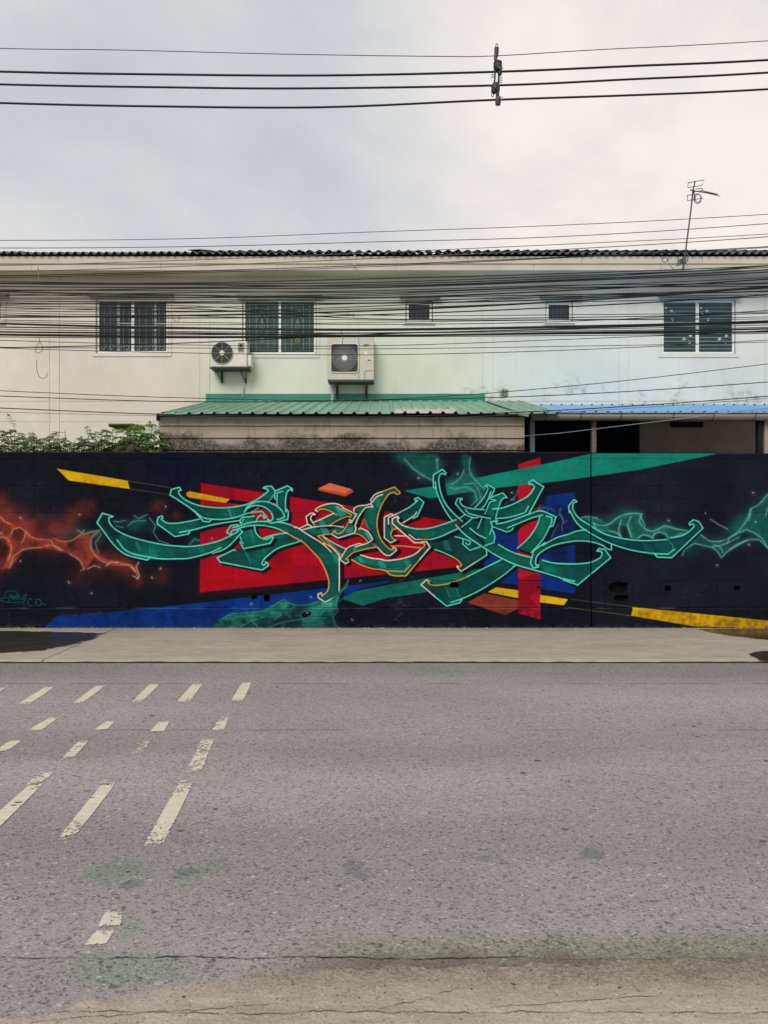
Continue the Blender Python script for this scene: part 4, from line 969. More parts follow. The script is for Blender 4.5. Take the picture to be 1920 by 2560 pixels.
# puddles drying at the foot of the wall
def wet():
    t = NT('puddle_water')
    n = t.noise(5,5,0.65)
    col = t.ramp(n, [(0.3,(0.028,0.024,0.018)),(0.7,(0.055,0.046,0.034))])
    at = t.n.new('ShaderNodeAttribute'); at.attribute_name = 'edge'
    al = t.math('MULTIPLY', t.rng(t.math('ADD', at.outputs['Fac'], t.math('MULTIPLY', t.math('SUBTRACT', t.noise(6,5,0.7),0.5), 0.55)), 0.12, 0.30), 0.93)
    return t.fin(col, t.rng(t.noise(3,3),0.3,0.7,0.16,0.34), 0.5, alpha=al)
M['puddle'] = wet()
PUD = [[(-260,1578),(-60,1576),(60,1577),(180,1579),(262,1583),(240,1598),(170,1614),(105,1627),(0,1633),(-200,1634),(-320,1600)],
       [(1735,1572),(1800,1571),(1930,1570),(2050,1572),(2080,1590),(1960,1604),(1880,1596),(1800,1586)],
       [(1868,1634),(1900,1627),(2000,1624),(2060,1640),(1980,1654),(1900,1650)]]
for k, q in enumerate(PUD):
    c = [G(a,b,0.034) for a,b in q]
    cen = sum(c, Vector())/len(c)
    vs, es, fs = [], [], []
    dens = []
    for i in range(len(c)):
        a, b = c[i], c[(i+1)%len(c)]
        for j in range(5): dens.append(a.lerp(b,j/5))
    rings = [1.08,0.94,0.78,0.5,0.12]; ev = [0.0,0.25,0.55,0.9,1.0]
    for s_, e_ in zip(rings,ev):
        for p in dens:
            w = cen.lerp(p,s_); w.y = min(w.y, DW-0.02); vs.append(tuple(w)); es.append(e_)
    n = len(dens)
    for r_ in range(4):
        for i in range(n):
            j = (i+1)%n; fs.append((r_*n+i,r_*n+j,(r_+1)*n+j,(r_+1)*n+i))
    fs.append(tuple(4*n+i for i in range(n)))
    me = MB().add(vs,fs).mesh('puddle', M['puddle'])
    me.attributes.new('edge','FLOAT','POINT').data.foreach_set('value', es)
    o = obj('puddle', me)
    tag(o, ['dark puddle spreading beside the wall signature','shallow puddle under the yellow painted stripe','small damp patch near the road edge of the pavement'][k], kind='structure')

# ================================================================== the painted block wall
wall = thing('block_wall', (0, DW, 0.03), 'long concrete block wall painted black with a green and red graffiti mural', 'wall')
def wz(py): return EYE - (py-1280.0)/SW
def wx(px): return (px-960.0)/SW
ROWS = [1519-33.82*k for k in range(12)]          # joints from the footing up
W_END = 7.3
TOP = wz(1130)
JX = 1477.5                                       # open expansion joint
cols = []
x = 512+71*13
left_edges = [512+71*k for k in range(-13,14)]
left_edges = [e for e in left_edges if -415 < e < JX-8]
right_edges = [1511+70.5*k for k in range(0,11)]
cells = []
xl = [960-W_END*SW]+left_edges+[JX-1.6]
xr = [JX+1.6]+right_edges+[960+W_END*SW]
for e in (xl, xr):
    for a, b in zip(e[:-1], e[1:]):
        if b-a > 3: cells.append((a,b))
HOLES = [(1546,1466,27,15.5),(1554,1494,20,8.5),(1149,1462,13.5,8),(635,1491,7.5,6),(667,1494,9,9),(1843,1470,9.5,6.5),(1670,1471,9,8),(1346,1468,4.5,3.2)]
mort = MB(); far = MB(); count = 0
shared = {}
def block_mesh(w, h):
    key = (round(w,3), round(h,3))
    if key not in shared:
        g = 0.003
        shared[key] = MB().cbox(-w/2+g, w/2-g, 0, 0.085, -h/2+g, h/2-g, 0.0035).mesh('block', M['mural'])
    return shared[key]
def hole_block(x0,x1,z0,z1,cx,cz,rx,rz):
    """a block whose face shell is knocked in"""
    m = MB(); g = 0.003
    x0+=g; x1-=g; z0+=g; z1-=g
    rx = min(rx,(x1-x0)/2-0.008); rz = min(rz,(z1-z0)/2-0.006)
    cx = min(max(cx,x0+rx+0.006),x1-rx-0.006); cz = min(max(cz,z0+rz+0.005),z1-rz-0.005)
    ang = sorted([math.atan2(b-cz,a-cx) for a in (x0,x1) for b in (z0,z1)]+[2*math.pi*k/22-math.pi+0.05 for k in range(22)])
    O, I, B = [], [], []
    for a in ang:
        dx, dz = math.cos(a), math.sin(a)
        t = min([((x1 if dx>0 else x0)-cx)/dx if abs(dx)>1e-6 else 9, ((z1 if dz>0 else z0)-cz)/dz if abs(dz)>1e-6 else 9])
        O.append((cx+dx*t,0,cz+dz*t))
        pw = 3.2; rr = 1.0/((abs(dx)/rx)**pw+(abs(dz)/rz)**pw)**(1/pw)*rnd.uniform(0.82,1.0)
        I.append((cx+dx*rr,0,cz+dz*rr)); B.append((cx+dx*rr*0.95,0.10,cz+dz*rr*0.95))
    n = len(ang)
    m.add(O+I,[(i,(i+1)%n,n+(i+1)%n,n+i) for i in range(n)],0)
    m.add(I+B,[(i,(i+1)%n,n+(i+1)%n,n+i) for i in range(n)],1)
    m.add(B,[tuple(range(n))],1)
    Ob = [(a,0.085,c) for a,b,c in O]
    m.add(O+Ob,[(i,n+i,n+(i+1)%n,(i+1)%n) for i in range(n)],0)
    return m
for k in range(11):
    z0, z1 = wz(ROWS[k]), wz(ROWS[k+1])
    for a, b in cells:
        x0, x1 = wx(a), wx(b)
        hs = [h for h in HOLES if a <= h[0] < b and ROWS[k+1] <= h[1] < ROWS[k]]
        y = DW + rnd.uniform(-0.0012,0.0012)
        if hs:
            hm = hole_block(x0,x1,z0,z1,wx(hs[0][0]),wz(hs[0][1]),hs[0][2]/SW,hs[0][3]/SW)
            hm.v = [(vx-(x0+x1)/2, vy, vz-(z0+z1)/2) for vx,vy,vz in hm.v]
            obj('block', hm.mesh('broken_block',[M['mural'],M['cavity']]), wall, ((x0+x1)/2, y, (z0+z1)/2))
            count += 1
        else:
            mort.add([(x0,DW+0.0035,z0),(x1,DW+0.0035,z0),(x1,DW+0.0035,z1),(x0,DW+0.0035,z1)],[(0,1,2,3)])
            vis = b > -8 and a < 1928
            if vis and count < 300:
                obj('block', block_mesh(x1-x0,z1-z0), wall, ((x0+x1)/2, y, (z0+z1)/2)); count += 1
            else:
                far.cbox(x0+.003,x1-.003,y,DW+0.085,z0+.003,z1-.003,0.0035)
mort.build('mortar', M['mural'], wall)
if far.v: tag(far.build('blockwork', M['mural'], wall), kind='stuff')
for a, b in ((-W_END, wx(JX-1.6)), (wx(JX+1.6), W_END)):
    # top course, rendered smooth, and the footing beam that stands slightly proud
    m = MB(); nx = int((b-a)/0.10); vs=[]; fs=[]
    for i in range(nx+1):
        x = a+(b-a)*i/nx; dz = rnd.uniform(-0.004,0.004)
        zt = TOP - (0.02 if x > 3 else 0.0)*min(1,max(0,(x-1)/3)) + dz
        vs += [(x,DW-0.002,wz(ROWS[11])+0.002),(x,DW-0.002,zt-0.008),(x,DW+0.008,zt),(x,DW+0.19,zt),(x,DW+0.19,0.5)]
    for i in range(nx):
        for j in range(4):
            fs.append((i*5+j,(i+1)*5+j,(i+1)*5+j+1,i*5+j+1))
    m.add(vs,fs); m.add(vs[:5],[(0,1,2,3,4)]); m.add(vs[-5:],[(4,3,2,1,0)])
    m.build('top_course', M['mural'], wall)
    m = MB(); vs=[]; fs=[]
    for i in range(nx+1):
        x = a+(b-a)*i/nx; o1 = rnd.uniform(-0.003,0.003)
        zt = wz(1519.5)+rnd.uniform(-0.003,0.003)
        vs += [(x,DW-0.028+o1,0.0),(x,DW-0.020+o1,zt-0.012),(x,DW-0.010,zt),(x,DW+0.09,zt)]
    for i in range(nx):
        for j in range(3):
            fs.append((i*4+j,(i+1)*4+j,(i+1)*4+j+1,i*4+j+1))
    m.add(vs,fs); m.add(vs[:4],[(0,1,2,3)]); m.add(vs[-4:],[(3,2,1,0)])
    m.build('footing', M['mural'], wall)
    MB().box(a+0.003,b-0.003,DW+0.112,DW+0.185,0.0,wz(ROWS[11])+0.01).build('wall_core', M['cavity'], wall)

# loose chips and grit along the wall and at the near road edge
m = MB()
def pebble(mb, x, y, z, r):
    vs = []
    for i in range(6):
        a = i*math.pi/3+rnd.uniform(-.3,.3); q = r*rnd.uniform(.7,1.2)
        vs.append((x+q*math.cos(a), y+q*math.sin(a)*.8, z))
    vs += [(x+rnd.uniform(-.3,.3)*r, y+rnd.uniform(-.3,.3)*r, z+r*rnd.uniform(.4,.9))]
    mb.add(vs,[(i,(i+1)%6,6) for i in range(6)])
for i in range(420):
    x = rnd.uniform(-7,7); d = abs(rnd.gauss(0,0.05))+0.03
    pebble(m, x, DW-d, 0.031, rnd.uniform(0.003,0.012)*(1.5 if rnd.random()<.08 else 1))
tag(m.build('stone_chips', M['chip']), 'pale grit and stone chips along the foot of the painted wall', kind='stuff')
m = MB()
for i in range(650):
    x = rnd.uniform(-1.7,1.9); y = 2.80+rnd.gauss(0,0.11)
    pebble(m, x, y, 0.006, rnd.uniform(0.0015,0.005)*(2 if rnd.random()<.02 else 1))
tag(m.build('road_grit', M['chip_d']), 'dark grit along the edge of the near concrete apron', kind='stuff')
m = MB()
for i in range(500):
    x = rnd.uniform(-2.2,2.4); y = rnd.uniform(2.3,5.0)
    pebble(m, x, y, 0.002 if y > 2.9 else 0.006, rnd.uniform(0.0012,0.0045))
M['tar'] = simple('tar_fleck', (0.13,0.12,0.118,1), 0.9, 0.3, 40, 0.2)
q = MB()
for i in range(26):
    x = rnd.uniform(-2.6,2.8); y = rnd.uniform(3.1,7.6); r = rnd.uniform(.007,.020); b = []
    for k in range(8):
        a = k*math.pi/4; b.append((x+r*1.3*math.cos(a)*rnd.uniform(.7,1.2), y+r*.8*math.sin(a)*rnd.uniform(.6,1.2), .0045))
    q.add(b+[(x,y,.008)],[(k,(k+1)%8,8) for k in range(8)])
tag(q.build('tar_flakes', M['tar']), 'small dark flakes and tar specks scattered over the road', kind='stuff')
tag(m.build('loose_gravel', M['chip']), 'scattered small pale gravel on the road', kind='stuff')
# ================================================================== the row house behind
HY = 16.5; HS = F/HY
def hx(px): return (px-960.0)/HS
def hz(py): return EYE-(py-1280.0)/HS
def house_paint():
    t = NT('house_render')
    x, y, z = t.xyz()
    xw = t.math('ADD', x, t.math('MULTIPLY', t.math('SUBTRACT', t.noise(1.2,3),0.5), 0.15))
    base = t.ramp(t.rng(xw, -9.0, 9.0, 0, 1, False), [(0.0,(0.76,0.715,0.61)),(0.275,(0.76,0.72,0.62)),(0.295,(0.725,0.745,0.635)),(0.60,(0.72,0.735,0.655)),(0.63,(0.715,0.75,0.70)),(0.77,(0.715,0.75,0.705)),(0.80,(0.73,0.74,0.69)),(1.0,(0.735,0.74,0.685))])
    n = t.noise(0.7,6,0.6)
    col = t.mix(1.0, base, t.comb(t.rng(n,0.25,0.75,0.90,1.06)), 'MULTIPLY')
    # ground floor wall under the carport takes a darker, browner tone
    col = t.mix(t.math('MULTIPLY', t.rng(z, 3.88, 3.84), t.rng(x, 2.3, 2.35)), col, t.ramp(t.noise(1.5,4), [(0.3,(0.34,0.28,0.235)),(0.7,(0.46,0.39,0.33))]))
    # yellowish rain streaks
    st = t.noise(2.5,5,0.6,sc=(2.2,1,0.18))
    col = t.mix(t.math('MULTIPLY', t.math('MULTIPLY', t.rng(st,0.52,0.74), t.rng(t.noise(0.8,3),0.45,0.65)), 0.30), col, (0.54,0.52,0.41,1))
    # mould low on the wall, over the annexe roofs
    mz = t.math('ADD', z, t.math('MULTIPLY', t.math('SUBTRACT', t.noise(1.1,3),0.5), 0.9))
    band = t.rng(mz, 4.75, 4.15)
    mo = t.math('MULTIPLY', t.math('MULTIPLY', band, t.rng(t.noise(1.3,5,0.7), 0.50,0.66)), t.rng(t.noise(9,6,0.8,sc=(1,1,1.4)), 0.42,0.66))
    mo = t.math('MULTIPLY', t.math('MULTIPLY', mo, t.rng(x, 0.3, 2.0)), t.rng(z, 3.85, 4.0))
    col = t.mix(t.math('MULTIPLY', mo, 0.75), col, (0.11,0.115,0.105,1))
    # one flaked patch beside the pilaster
    g = P(1262,984,HY)
    dx = t.math('ABSOLUTE', t.math('SUBTRACT', x, g.x)); dz = t.math('ABSOLUTE', t.math('SUBTRACT', z, g.z))
    bx = t.math('MULTIPLY', t.rng(t.math('ADD',dx,t.math('MULTIPLY',t.noise(9,4),0.14)),0.19,0.13), t.rng(t.math('ADD',dz,t.math('MULTIPLY',t.noise(9,4),0.10)),0.17,0.11))
    col = t.mix(t.math('MULTIPLY', bx, t.rng(t.noise(30,4,0.7),0.35,0.55,0.35,0.95)), col, (0.06,0.065,0.06,1))
    col = t.mix(1.0, col, t.comb(t.rng(t.noise(40,3),0.3,0.7,0.97,1.03)), 'MULTIPLY')
    t.bump(t.math('ADD', t.noise(2.2,3), t.math('MULTIPLY', t.noise(60,3), 0.12)), 0.20, 0.02)
    return t.fin(col, 0.8, 0.2)
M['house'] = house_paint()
house = thing('row_house', (0, HY, 0), 'long pale two storey row house with dark corrugated roof behind the mural wall', 'house')
WIN = {  # photo pixel rectangles of the openings
 'w0':(-64,744,8,806), 'w1':(240,746,421,883), 'w2':(606,747,791,886), 'w3':(1014,752,1082,806), 'w4':(1364,752,1432,806), 'w5':(1654,749,1839,885)}
grooves_v = [-1080,-1056,-580,-556,-240,-215,124,149,500,525,872,896,1207,1233,1548,1571,1912,1936,2290,2315,2650,2676,3050,3075]
grooves_h = [1003.5,1055]
def heightfield(xs, zs, dep, Y, reveal):
    m = MB()
    nx, nz = len(xs)-1, len(zs)-1
    D = [[dep((xs[i]+xs[i+1])/2,(zs[j]+zs[j+1])/2) for j in range(nz)] for i in range(nx)]
    eff = lambda i,j: (reveal if D[i][j] is None else D[i][j]) if 0<=i<nx and 0<=j<nz else 0.25
    for i in range(nx):
        for j in range(nz):
            d = D[i][j]; x0,x1,z0,z1 = xs[i],xs[i+1],zs[j],zs[j+1]
            if d is not None:
                m.add([(x0,Y+d,z0),(x1,Y+d,z0),(x1,Y+d,z1),(x0,Y+d,z1)],[(0,1,2,3)])
            e = eff(i,j)
            for (ii,jj,pa,pb) in ((i+1,j,(x1,z0),(x1,z1)),(i,j+1,(x0,z1),(x1,z1))):
                if ii>=nx or jj>=nz: continue
                f = eff(ii,jj)
                if abs(f-e)>1e-5:
                    m.add([(pa[0],Y+e,pa[1]),(pb[0],Y+e,pb[1]),(pb[0],Y+f,pb[1]),(pa[0],Y+f,pa[1])],[(0,1,2,3)])
    return m
HX0, HX1 = -17.0, 17.0
GW = 0.016
xs = {HX0,HX1}; zs = {0.0, 7.02}
gv = [hx(g) for g in grooves_v if HX0 < hx(g) < HX1]
for g in gv: xs |= {g-GW/2, g+GW/2}
gh = [hz(g) for g in grooves_h]
for g in gh: zs |= {g-GW/2, g+GW/2}
wr = []
for a,b,c,d in WIN.values():
    r = (hx(a),hx(c),hz(d),hz(b)); wr.append(r)
    xs |= {r[0],r[1]}; zs |= {r[2],r[3]}
xs = sorted(xs); zs = sorted(zs)
zcut = hz(1055)
def dep(x,z):
    for r in wr:
        if r[0]<x<r[1] and r[2]<z<r[3]: return None
    for i,g in enumerate(gv):
        if abs(x-g)<GW/2: return 0.010
    for g in gh:
        if abs(z-g)<GW/2:
            # grooves stop at the pilasters
            for a,b in zip(gv[::2],gv[1::2]):
                if a < x < b: return 0.0
            return 0.010
    for a,b in zip(gv[::2],gv[1::2]):
        if a < x < b: return -0.004
    return 0.0
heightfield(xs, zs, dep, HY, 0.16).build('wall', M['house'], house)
MB().box(HX0,HX1,HY+0.30,HY+0.34,0,7.0).build('inner_wall', M['ceiling_dark'], house)  # dark backing whose colour makes the shadow gap round the window frames
for s in (HX0,HX1): MB().box(min(s,s-0.2*(1 if s<0 else -1)),max(s,s-0.2*(1 if s<0 else -1)),HY+0.002,HY+8,0,7.0).build('side_wall', M['house'], house)

# eaves: two fascia boards, soffit, corrugated sheets
EY = 15.85
def ez(py, Y): return EYE-(py-1280.0)*Y/F
fz0, fz1, fz2 = ez(675.5,EY+0.06), ez(658,EY+0.03), ez(640,EY)
bw = 2.6
x = HX0
while x < HX1:
    x2 = min(x+bw+rnd.uniform(-.3,.3), HX1)
    MB().box(x+.003,x2-.003,EY+0.03,EY+0.055,fz1-0.004,fz2+rnd.uniform(-.002,.002)).build('fascia_board', M['fascia'], house)
    x = x2
x = HX0-1.1
while x < HX1:
    x2 = min(x+bw+rnd.uniform(-.3,.3), HX1)
    MB().box(max(x,HX0)+.003,x2-.003,EY+0.056,EY+0.08,fz0,fz1+0.02).build('fascia_board', M['fascia'], house)
    x = x2
MB().box(HX0,HX1,EY+0.085,HY-0.012,fz0+0.035,fz0+0.055).build('soffit', M['fascia'], house)
def sheet_mesh(name, period, waves, amp, th, length, rise, mat, seg=8, inv=1.0):
    m = MB(); n = waves*seg; w = period*waves
    prof = [(w*i/n, amp*math.cos(2*math.pi*i/seg)) for i in range(n+1)]
    vs = []
    for y,zz in ((0,0),(length,rise)):
        for x,z in prof: vs.append((x,y,z+zz))
        for x,z in prof: vs.append((x,y,z+zz-th))
    N = n+1; fs=[]
    for i in range(n):
        fs += [(i,i+1,N+i+1,N+i)[::-1],(i,i+1,2*N+i+1,2*N+i),(N+i,3*N+i,3*N+i+1,N+i+1)]
    fs += [(0,N,3*N,2*N),(N-1,3*N-1,4*N-1,2*N-1)]
    m.add(vs,fs)
    return m.mesh(name,mat,False)
per = 19.65/(F/EY)
rs = sheet_mesh('roof_sheet', per, 5, 0.030, 0.009, 1.25, 0.33, M['fibre'])
zr = ez(633.5,EY)
x = HX0-0.2; i = 0
while x < HX1:
    obj('roof_sheet', rs, house, (x, EY-0.045+rnd.uniform(-.012,.012), zr+rnd.uniform(-.004,.004)+(0.005 if i%2 else 0)))
    x += per*5; i += 1
# upper course laid over it later, on the taller part
per2 = 24.6/(F/16.9)
rs2 = sheet_mesh('roof_sheet_upper', per2, 5, 0.026, 0.010, 1.4, 0.42, M['fibre2'])
Y2 = 16.75
z2 = ez(627,Y2)
x = (500-960)*Y2/F; i = 0
while x < HX1:
    obj('roof_sheet', rs2, house, (x, Y2+rnd.uniform(-.015,.015), z2+rnd.uniform(-.006,.006)))
    x += per2*5; i += 1
MB().add([((478-960)*Y2/F,Y2-0.3,ez(636,Y2)),((500-960)*Y2/F,Y2-0.02,z2+0.03),((500-960)*Y2/F,Y2+1.3,z2+0.45),((478-960)*Y2/F,Y2+1.1,ez(636,Y2)+0.35)],[(0,1,2,3)]).build('roof_verge', M['fibre2'], house)
MB().box((478-960)*Y2/F,HX1,Y2+0.12,Y2+0.2,zr-0.1,z2-0.028).build('roof_batten', M['fibre2'], house)
MB().add([(HX0,HY+1.1,zr+.30),(HX1,HY+1.1,zr+.30),(HX1,HY+5,zr+.9),(HX0,HY+5,zr+.9),(HX0,HY+8,zr+.3),(HX1,HY+8,zr+.3)],[(0,1,2,3),(3,2,5,4)]).build('rear_roof', M['fibre2'], house)

# ---------------------------------------------------------------- windows
def frame_ring(m, x0,x1,z0,z1,y0,y1,w):
    m.box(x0,x1,y0,y1,z0,z0+w); m.box(x0,x1,y0,y1,z1-w,z1)
    m.box(x0,x0+w,y0+.0005,y1-.0005,z0+w,z1-w); m.box(x1-w,x1,y0+.0005,y1-.0005,z0+w,z1-w)
def hood(win, px0,px1,py0,py1):
    m = MB(); z0,z1 = hz(py1),hz(py0)
    m.add([(hx(px0),HY-0.16,z0),(hx(px1),HY-0.16,z0),(hx(px1),HY-0.004,z0+.01),(hx(px0),HY-0.004,z0+.01),
           (hx(px0),HY-0.16,z0+0.03),(hx(px1),HY-0.16,z0+0.03),(hx(px1),HY-0.004,z1+.02),(hx(px0),HY-0.004,z1+.02)],
          [(0,1,5,4),(1,2,6,5),(2,3,7,6),(3,0,4,7),(4,5,6,7),(3,2,1,0)])
    m.build('hood', M['hood'], win)
def surround(win, r, d=0.07):
    x0,x1,z0,z1 = r
    m = MB(); frame_ring(m,x0-d,x1+d,z0-d,z1+d,HY-0.018,HY-0.001,d-0.004)
    m.build('surround', M['house'], win)
def big_window(key, glass, panes, pz):
    x0,x1,z0,z1 = hx(WIN[key][0]),hx(WIN[key][2]),hz(WIN[key][3]),hz(WIN[key][1])
    win = bpy.data.objects.new('window', None); COL.objects.link(win); win.parent = house
    win.location = Vector(((x0+x1)/2,HY,z0)) - house.location
    surround(win,(x0,x1,z0,z1))
    m = MB(); frame_ring(m,x0+.014,x1-.014,z0+.010,z1-.010,HY+0.03,HY+0.09,0.042)
    xm0,xm1 = hx(panes[0][1]),hx(panes[1][0])
    m.box(xm0,xm1,HY+0.035,HY+0.085,z0+.053,z1-.053)
    m.build('frame', M['white'], win)
    ps = []
    for k,(a,b) in enumerate(panes):
        y = HY+0.055+0.012*k
        MB().box(hx(a)-.01,hx(b)+.01,y,y+.006,hz(pz[1])-.01,hz(pz[0])+.01).build('pane', glass, win)
        ps.append((hx(a),hx(b),hz(pz[1]),hz(pz[0]),y-0.012))
    return win, ps
GR = 0.0062
# w1: dark glass, grille of upright bars with scrolls at the foot, pale sash stiles behind
w1, ps = big_window('w1', M['glass1'], [(246,327),(334,416)], (750,877))
hood(w1, 223,436,737,743)
for k,(x0,x1,z0,z1,y) in enumerate(ps):
    m = MB(); W = x1-x0; H = z1-z0
    for f in (.16,.36,.56,.76,.93): m.tube([(x0+W*f,y,z0+.02),(x0+W*f,y,z1-.14)],GR,5)
    for f in (.50,.86,.10): m.tube([(x0+.01,y,z0+H*f),(x1-.01,y,z0+H*f)],GR*.9,5)
    m.build('grille', M['grille'], w1)
    m = MB()
    for c0 in (.14,.38,.64,.86):
        sg = 1 if c0 < .5 else -1
        pts = [(x0+W*c0+sg*(0.062-0.0028*i)*math.cos(i*.42), y-.004, z0+.065+(0.058-0.0026*i)*math.sin(i*.42)) for i in range(18)]
        m.tube(pts,GR*.9,5)
    m.build('scroll', M['grille_w'], w1)
    m = MB()
    q = .62 if k==0 else .63
    a = x0+W*(.56 if k==0 else .60)
    m.box(a,a+.055,y+.002,y+.010,z0+.01,z1-.01); m.box(min(a+.056,x1-.2),x1-.012,y+.002,y+.010,z0+H*.53,z0+H*.56)
    m.build('sash_stile', M['grille'], w1)
# w2: green glass with ornamental grille
w2, ps = big_window('w2', M['glass2'], [(613,696),(702,785)], (750,876))
hood(w2, 593,806,739,745)
for k,(x0,x1,z0,z1,y) in enumerate(ps):
    m = MB(); W = x1-x0; H = z1-z0
    for f in (.12,.32,.68,.86): m.tube([(x0+W*f,y,z0+.01),(x0+W*f,y,z1-.01)],GR,5)
    for f in (.04,.14,.50,.82,.92): m.tube([(x0+.01,y,z0+H*f),(x1-.01,y,z0+H*f)],GR*.85,5)
    cx, cz = x0+W*.50, z0+H*.48
    m.tube([(cx+W*.17*math.cos(a),y-.006,cz+H*.24*math.sin(a)) for a in [i*math.pi/12 for i in range(25)]],GR,5,cap=False)
    m.tube([(cx,y-.006,cz+H*.16),(cx+.05,y-.006,cz),(cx,y-.006,cz-H*.14),(cx-.05,y-.006,cz),(cx,y-.006,cz+H*.16)],GR,5)
    m.tube([(cx,y-.006,cz+H*.12),(cx+.018,y-.006,cz-H*.02),(cx,y-.006,cz-H*.10),(cx-.018,y-.006,cz-H*.02),(cx,y-.006,cz+H*.12)],GR,5)
    m.build('grille', M['grille'], w2)
    for c2 in (z0+H*.20, z0+H*.78):
        m = MB()
        m.tube([(cx+.048*math.cos(a),y-.008,c2+.048*math.sin(a)) for a in [i*math.pi/8 for i in range(17)]],GR,5,cap=False)
        for a in (0.3,1.35,2.4): m.tube([(cx-.045*math.cos(a),y-.008,c2-.045*math.sin(a)),(cx+.045*math.cos(a),y-.008,c2+.045*math.sin(a))],GR*.8,4)
        m.build('rosette', M['yellow'] if k and c2 < z0+H*.5 else M['grille'], w2)
    
# w5: deep green glass, blind slats, flower film
w5, ps = big_window('w5', M['glass5'], [(1660,1741),(1749,1832)], (751,876))
hood(w5, 1646,1848,740,747)
def leafshape(m, cx, cz, y, r, rot):
    pts = []
    for i in range(10):
        a = rot+i*math.pi/5; q = r*(1.0 if i%2==0 else .45)
        pts.append((cx+q*math.cos(a),cz+q*math.sin(a)))
    m.prism(pts,y-.002,y)
for k,(x0,x1,z0,z1,y) in enumerate(ps):
    W = x1-x0; H = z1-z0
    m = MB()
    for i in range(13):
        zc = z0+H*(i+.6)/13.3
        m.add([(x0+.005,y+.006,zc-.011),(x1-.005,y+.006,zc-.011),(x1-.005,y+.011,zc+.011),(x0+.005,y+.011,zc+.011)],[(0,1,2,3)])
    tag(m.build('blind_slats', M['blind'], w5), kind='stuff')
    for fx,fz,r in ((.06,.86,.035),(.24,.80,.045),(.27,.63,.045),(.10,.74,.025),(.62,.24,.05),(.82,.30,.048),(.80,.15,.03)):
        m = MB(); leafshape(m,x0+W*fx+.01,z0+H*fz,y-.002,r,rnd.uniform(0,1)); m.build('flower_decal', M['decal'], w5)
    for fx,fz,sg in ((.05,.78,-1),(.52,.18,1)):
        m = MB(); m.tube([(x0+W*(fx+.32*i/8),y-.003,z0+H*(fz+sg*.05*math.sin(i/8*3.1))) for i in range(9)],.004,4); m.build('stem_decal', M['decal'], w5)
# small square windows
def small_window(key, glass_px, hood_px):
    x0,x1,z0,z1 = hx(WIN[key][0]),hx(WIN[key][2]),hz(WIN[key][3]),hz(WIN[key][1])
    win = bpy.data.objects.new('window', None); COL.objects.link(win); win.parent = house
    win.location = Vector(((x0+x1)/2,HY,z0)) - house.location
    surround(win,(x0,x1,z0,z1),0.06)
    m = MB(); a,b,c,d = glass_px
    gx0,gx1,gz0,gz1 = hx(a),hx(c),hz(d),hz(b)
    m.box(x0+.018,gx0,HY+.02,HY+.08,z0+.014,z1-.016); m.box(gx1,x1-.018,HY+.02,HY+.08,z0+.014,z1-.016)
    m.box(gx0,gx1,HY+.021,HY+.079,z0+.014,gz0); m.box(gx0,gx1,HY+.021,HY+.079,gz1,z1-.016)
    m.build('frame', M['white'], win)
    MB().box(gx0-.005,gx1+.005,HY+.055,HY+.061,gz0-.005,gz1+.005).build('pane', M['sash_dark'], win)
    m = MB()
    for f in (.2,.4,.6,.8): m.tube([(gx0+(gx1-gx0)*f,HY+.047,gz0),(gx0+(gx1-gx0)*f,HY+.047,gz1)],.004,4)
    for f in (.33,.66): m.tube([(gx0,HY+.047,gz0+(gz1-gz0)*f),(gx1,HY+.047,gz0+(gz1-gz0)*f)],.004,4)
    m.build('grille', M['guard'], win)
    MB().box(x0-.03,x1+.03,HY-.05,HY+.018,z0-.025,z0-.002).build('sill', M['white'], win)
    hood(win,*hood_px)
small_window('w3',(1022,761,1074,797),(1000,1100,743,748))
small_window('w4',(1372,761,1424,797),(1350,1452,742,747))
small_window('w0',(-56,753,0,797),(-80,23,738,743))

# ---------------------------------------------------------------- condensers on the wall
AY = 16.08
def ax(px): return (px-960.0)*AY/F
def az(py): return EYE-(py-1280.0)*AY/F
ac = thing('air_conditioner', P(575,918,16.3), 'small white wall mounted air conditioner with one round fan grille on brackets', 'air conditioner')
MB().cbox(ax(529),ax(617),AY,HY-0.06,az(917),az(853),0.012).build('casing', M['ac_white'], ac)
MB().cbox(ax(617)+.002,ax(627),AY+.05,HY-0.10,az(914),az(886),0.008).build('valve_cover', M['ac_white'], ac)
c = (ax(555.5),az(883)); r = 27*AY/F
MB().disc(c,r*0.99,AY-0.004,AY+0.004,32).build('fan_opening', M['ac_dark'], ac)
m = MB()
for k in range(11): m.ring(c,r*(k+1.5)/12.6,AY-0.010,0.0022,30,4)
m.build('fan_guard', M['guard'], ac)
m = MB(); m.ring(c,r,AY-0.012,0.009,36,6)
for k in range(8):
    a = k*math.pi/4+math.pi/2
    m.tube([(c[0]+r*.2*math.cos(a),AY-0.016,c[1]+r*.2*math.sin(a)),(c[0]+r*math.cos(a),AY-0.014,c[1]+r*math.sin(a))],0.0048,5)
m.build('guard_ribs', M['guard_light'], ac)
MB().disc(c,r*.25,AY-0.028,AY-0.008,20,r2=r*.2).build('fan_hub', M['ac_white'], ac)
stk = MB().box(ax(595),ax(611),AY-0.003,AY-0.0005,az(881),az(857)).build('sticker', M['sticker'], ac)
m = MB()
for i in range(3): m.box(ax(596.5),ax(609.5)-(0.02*i),AY-0.0045,AY-0.0032,az(873+2.2*i),az(871.9+2.2*i))
m.box(ax(599),ax(606),AY-.0045,AY-.0032,az(868),az(860))
m.build('print', M['ac_dark'], stk)
MB().box(ax(524),ax(620),AY-0.01,HY-.002,az(920.5),az(917.3)).build('bracket_rail', M['dark_metal'], ac)
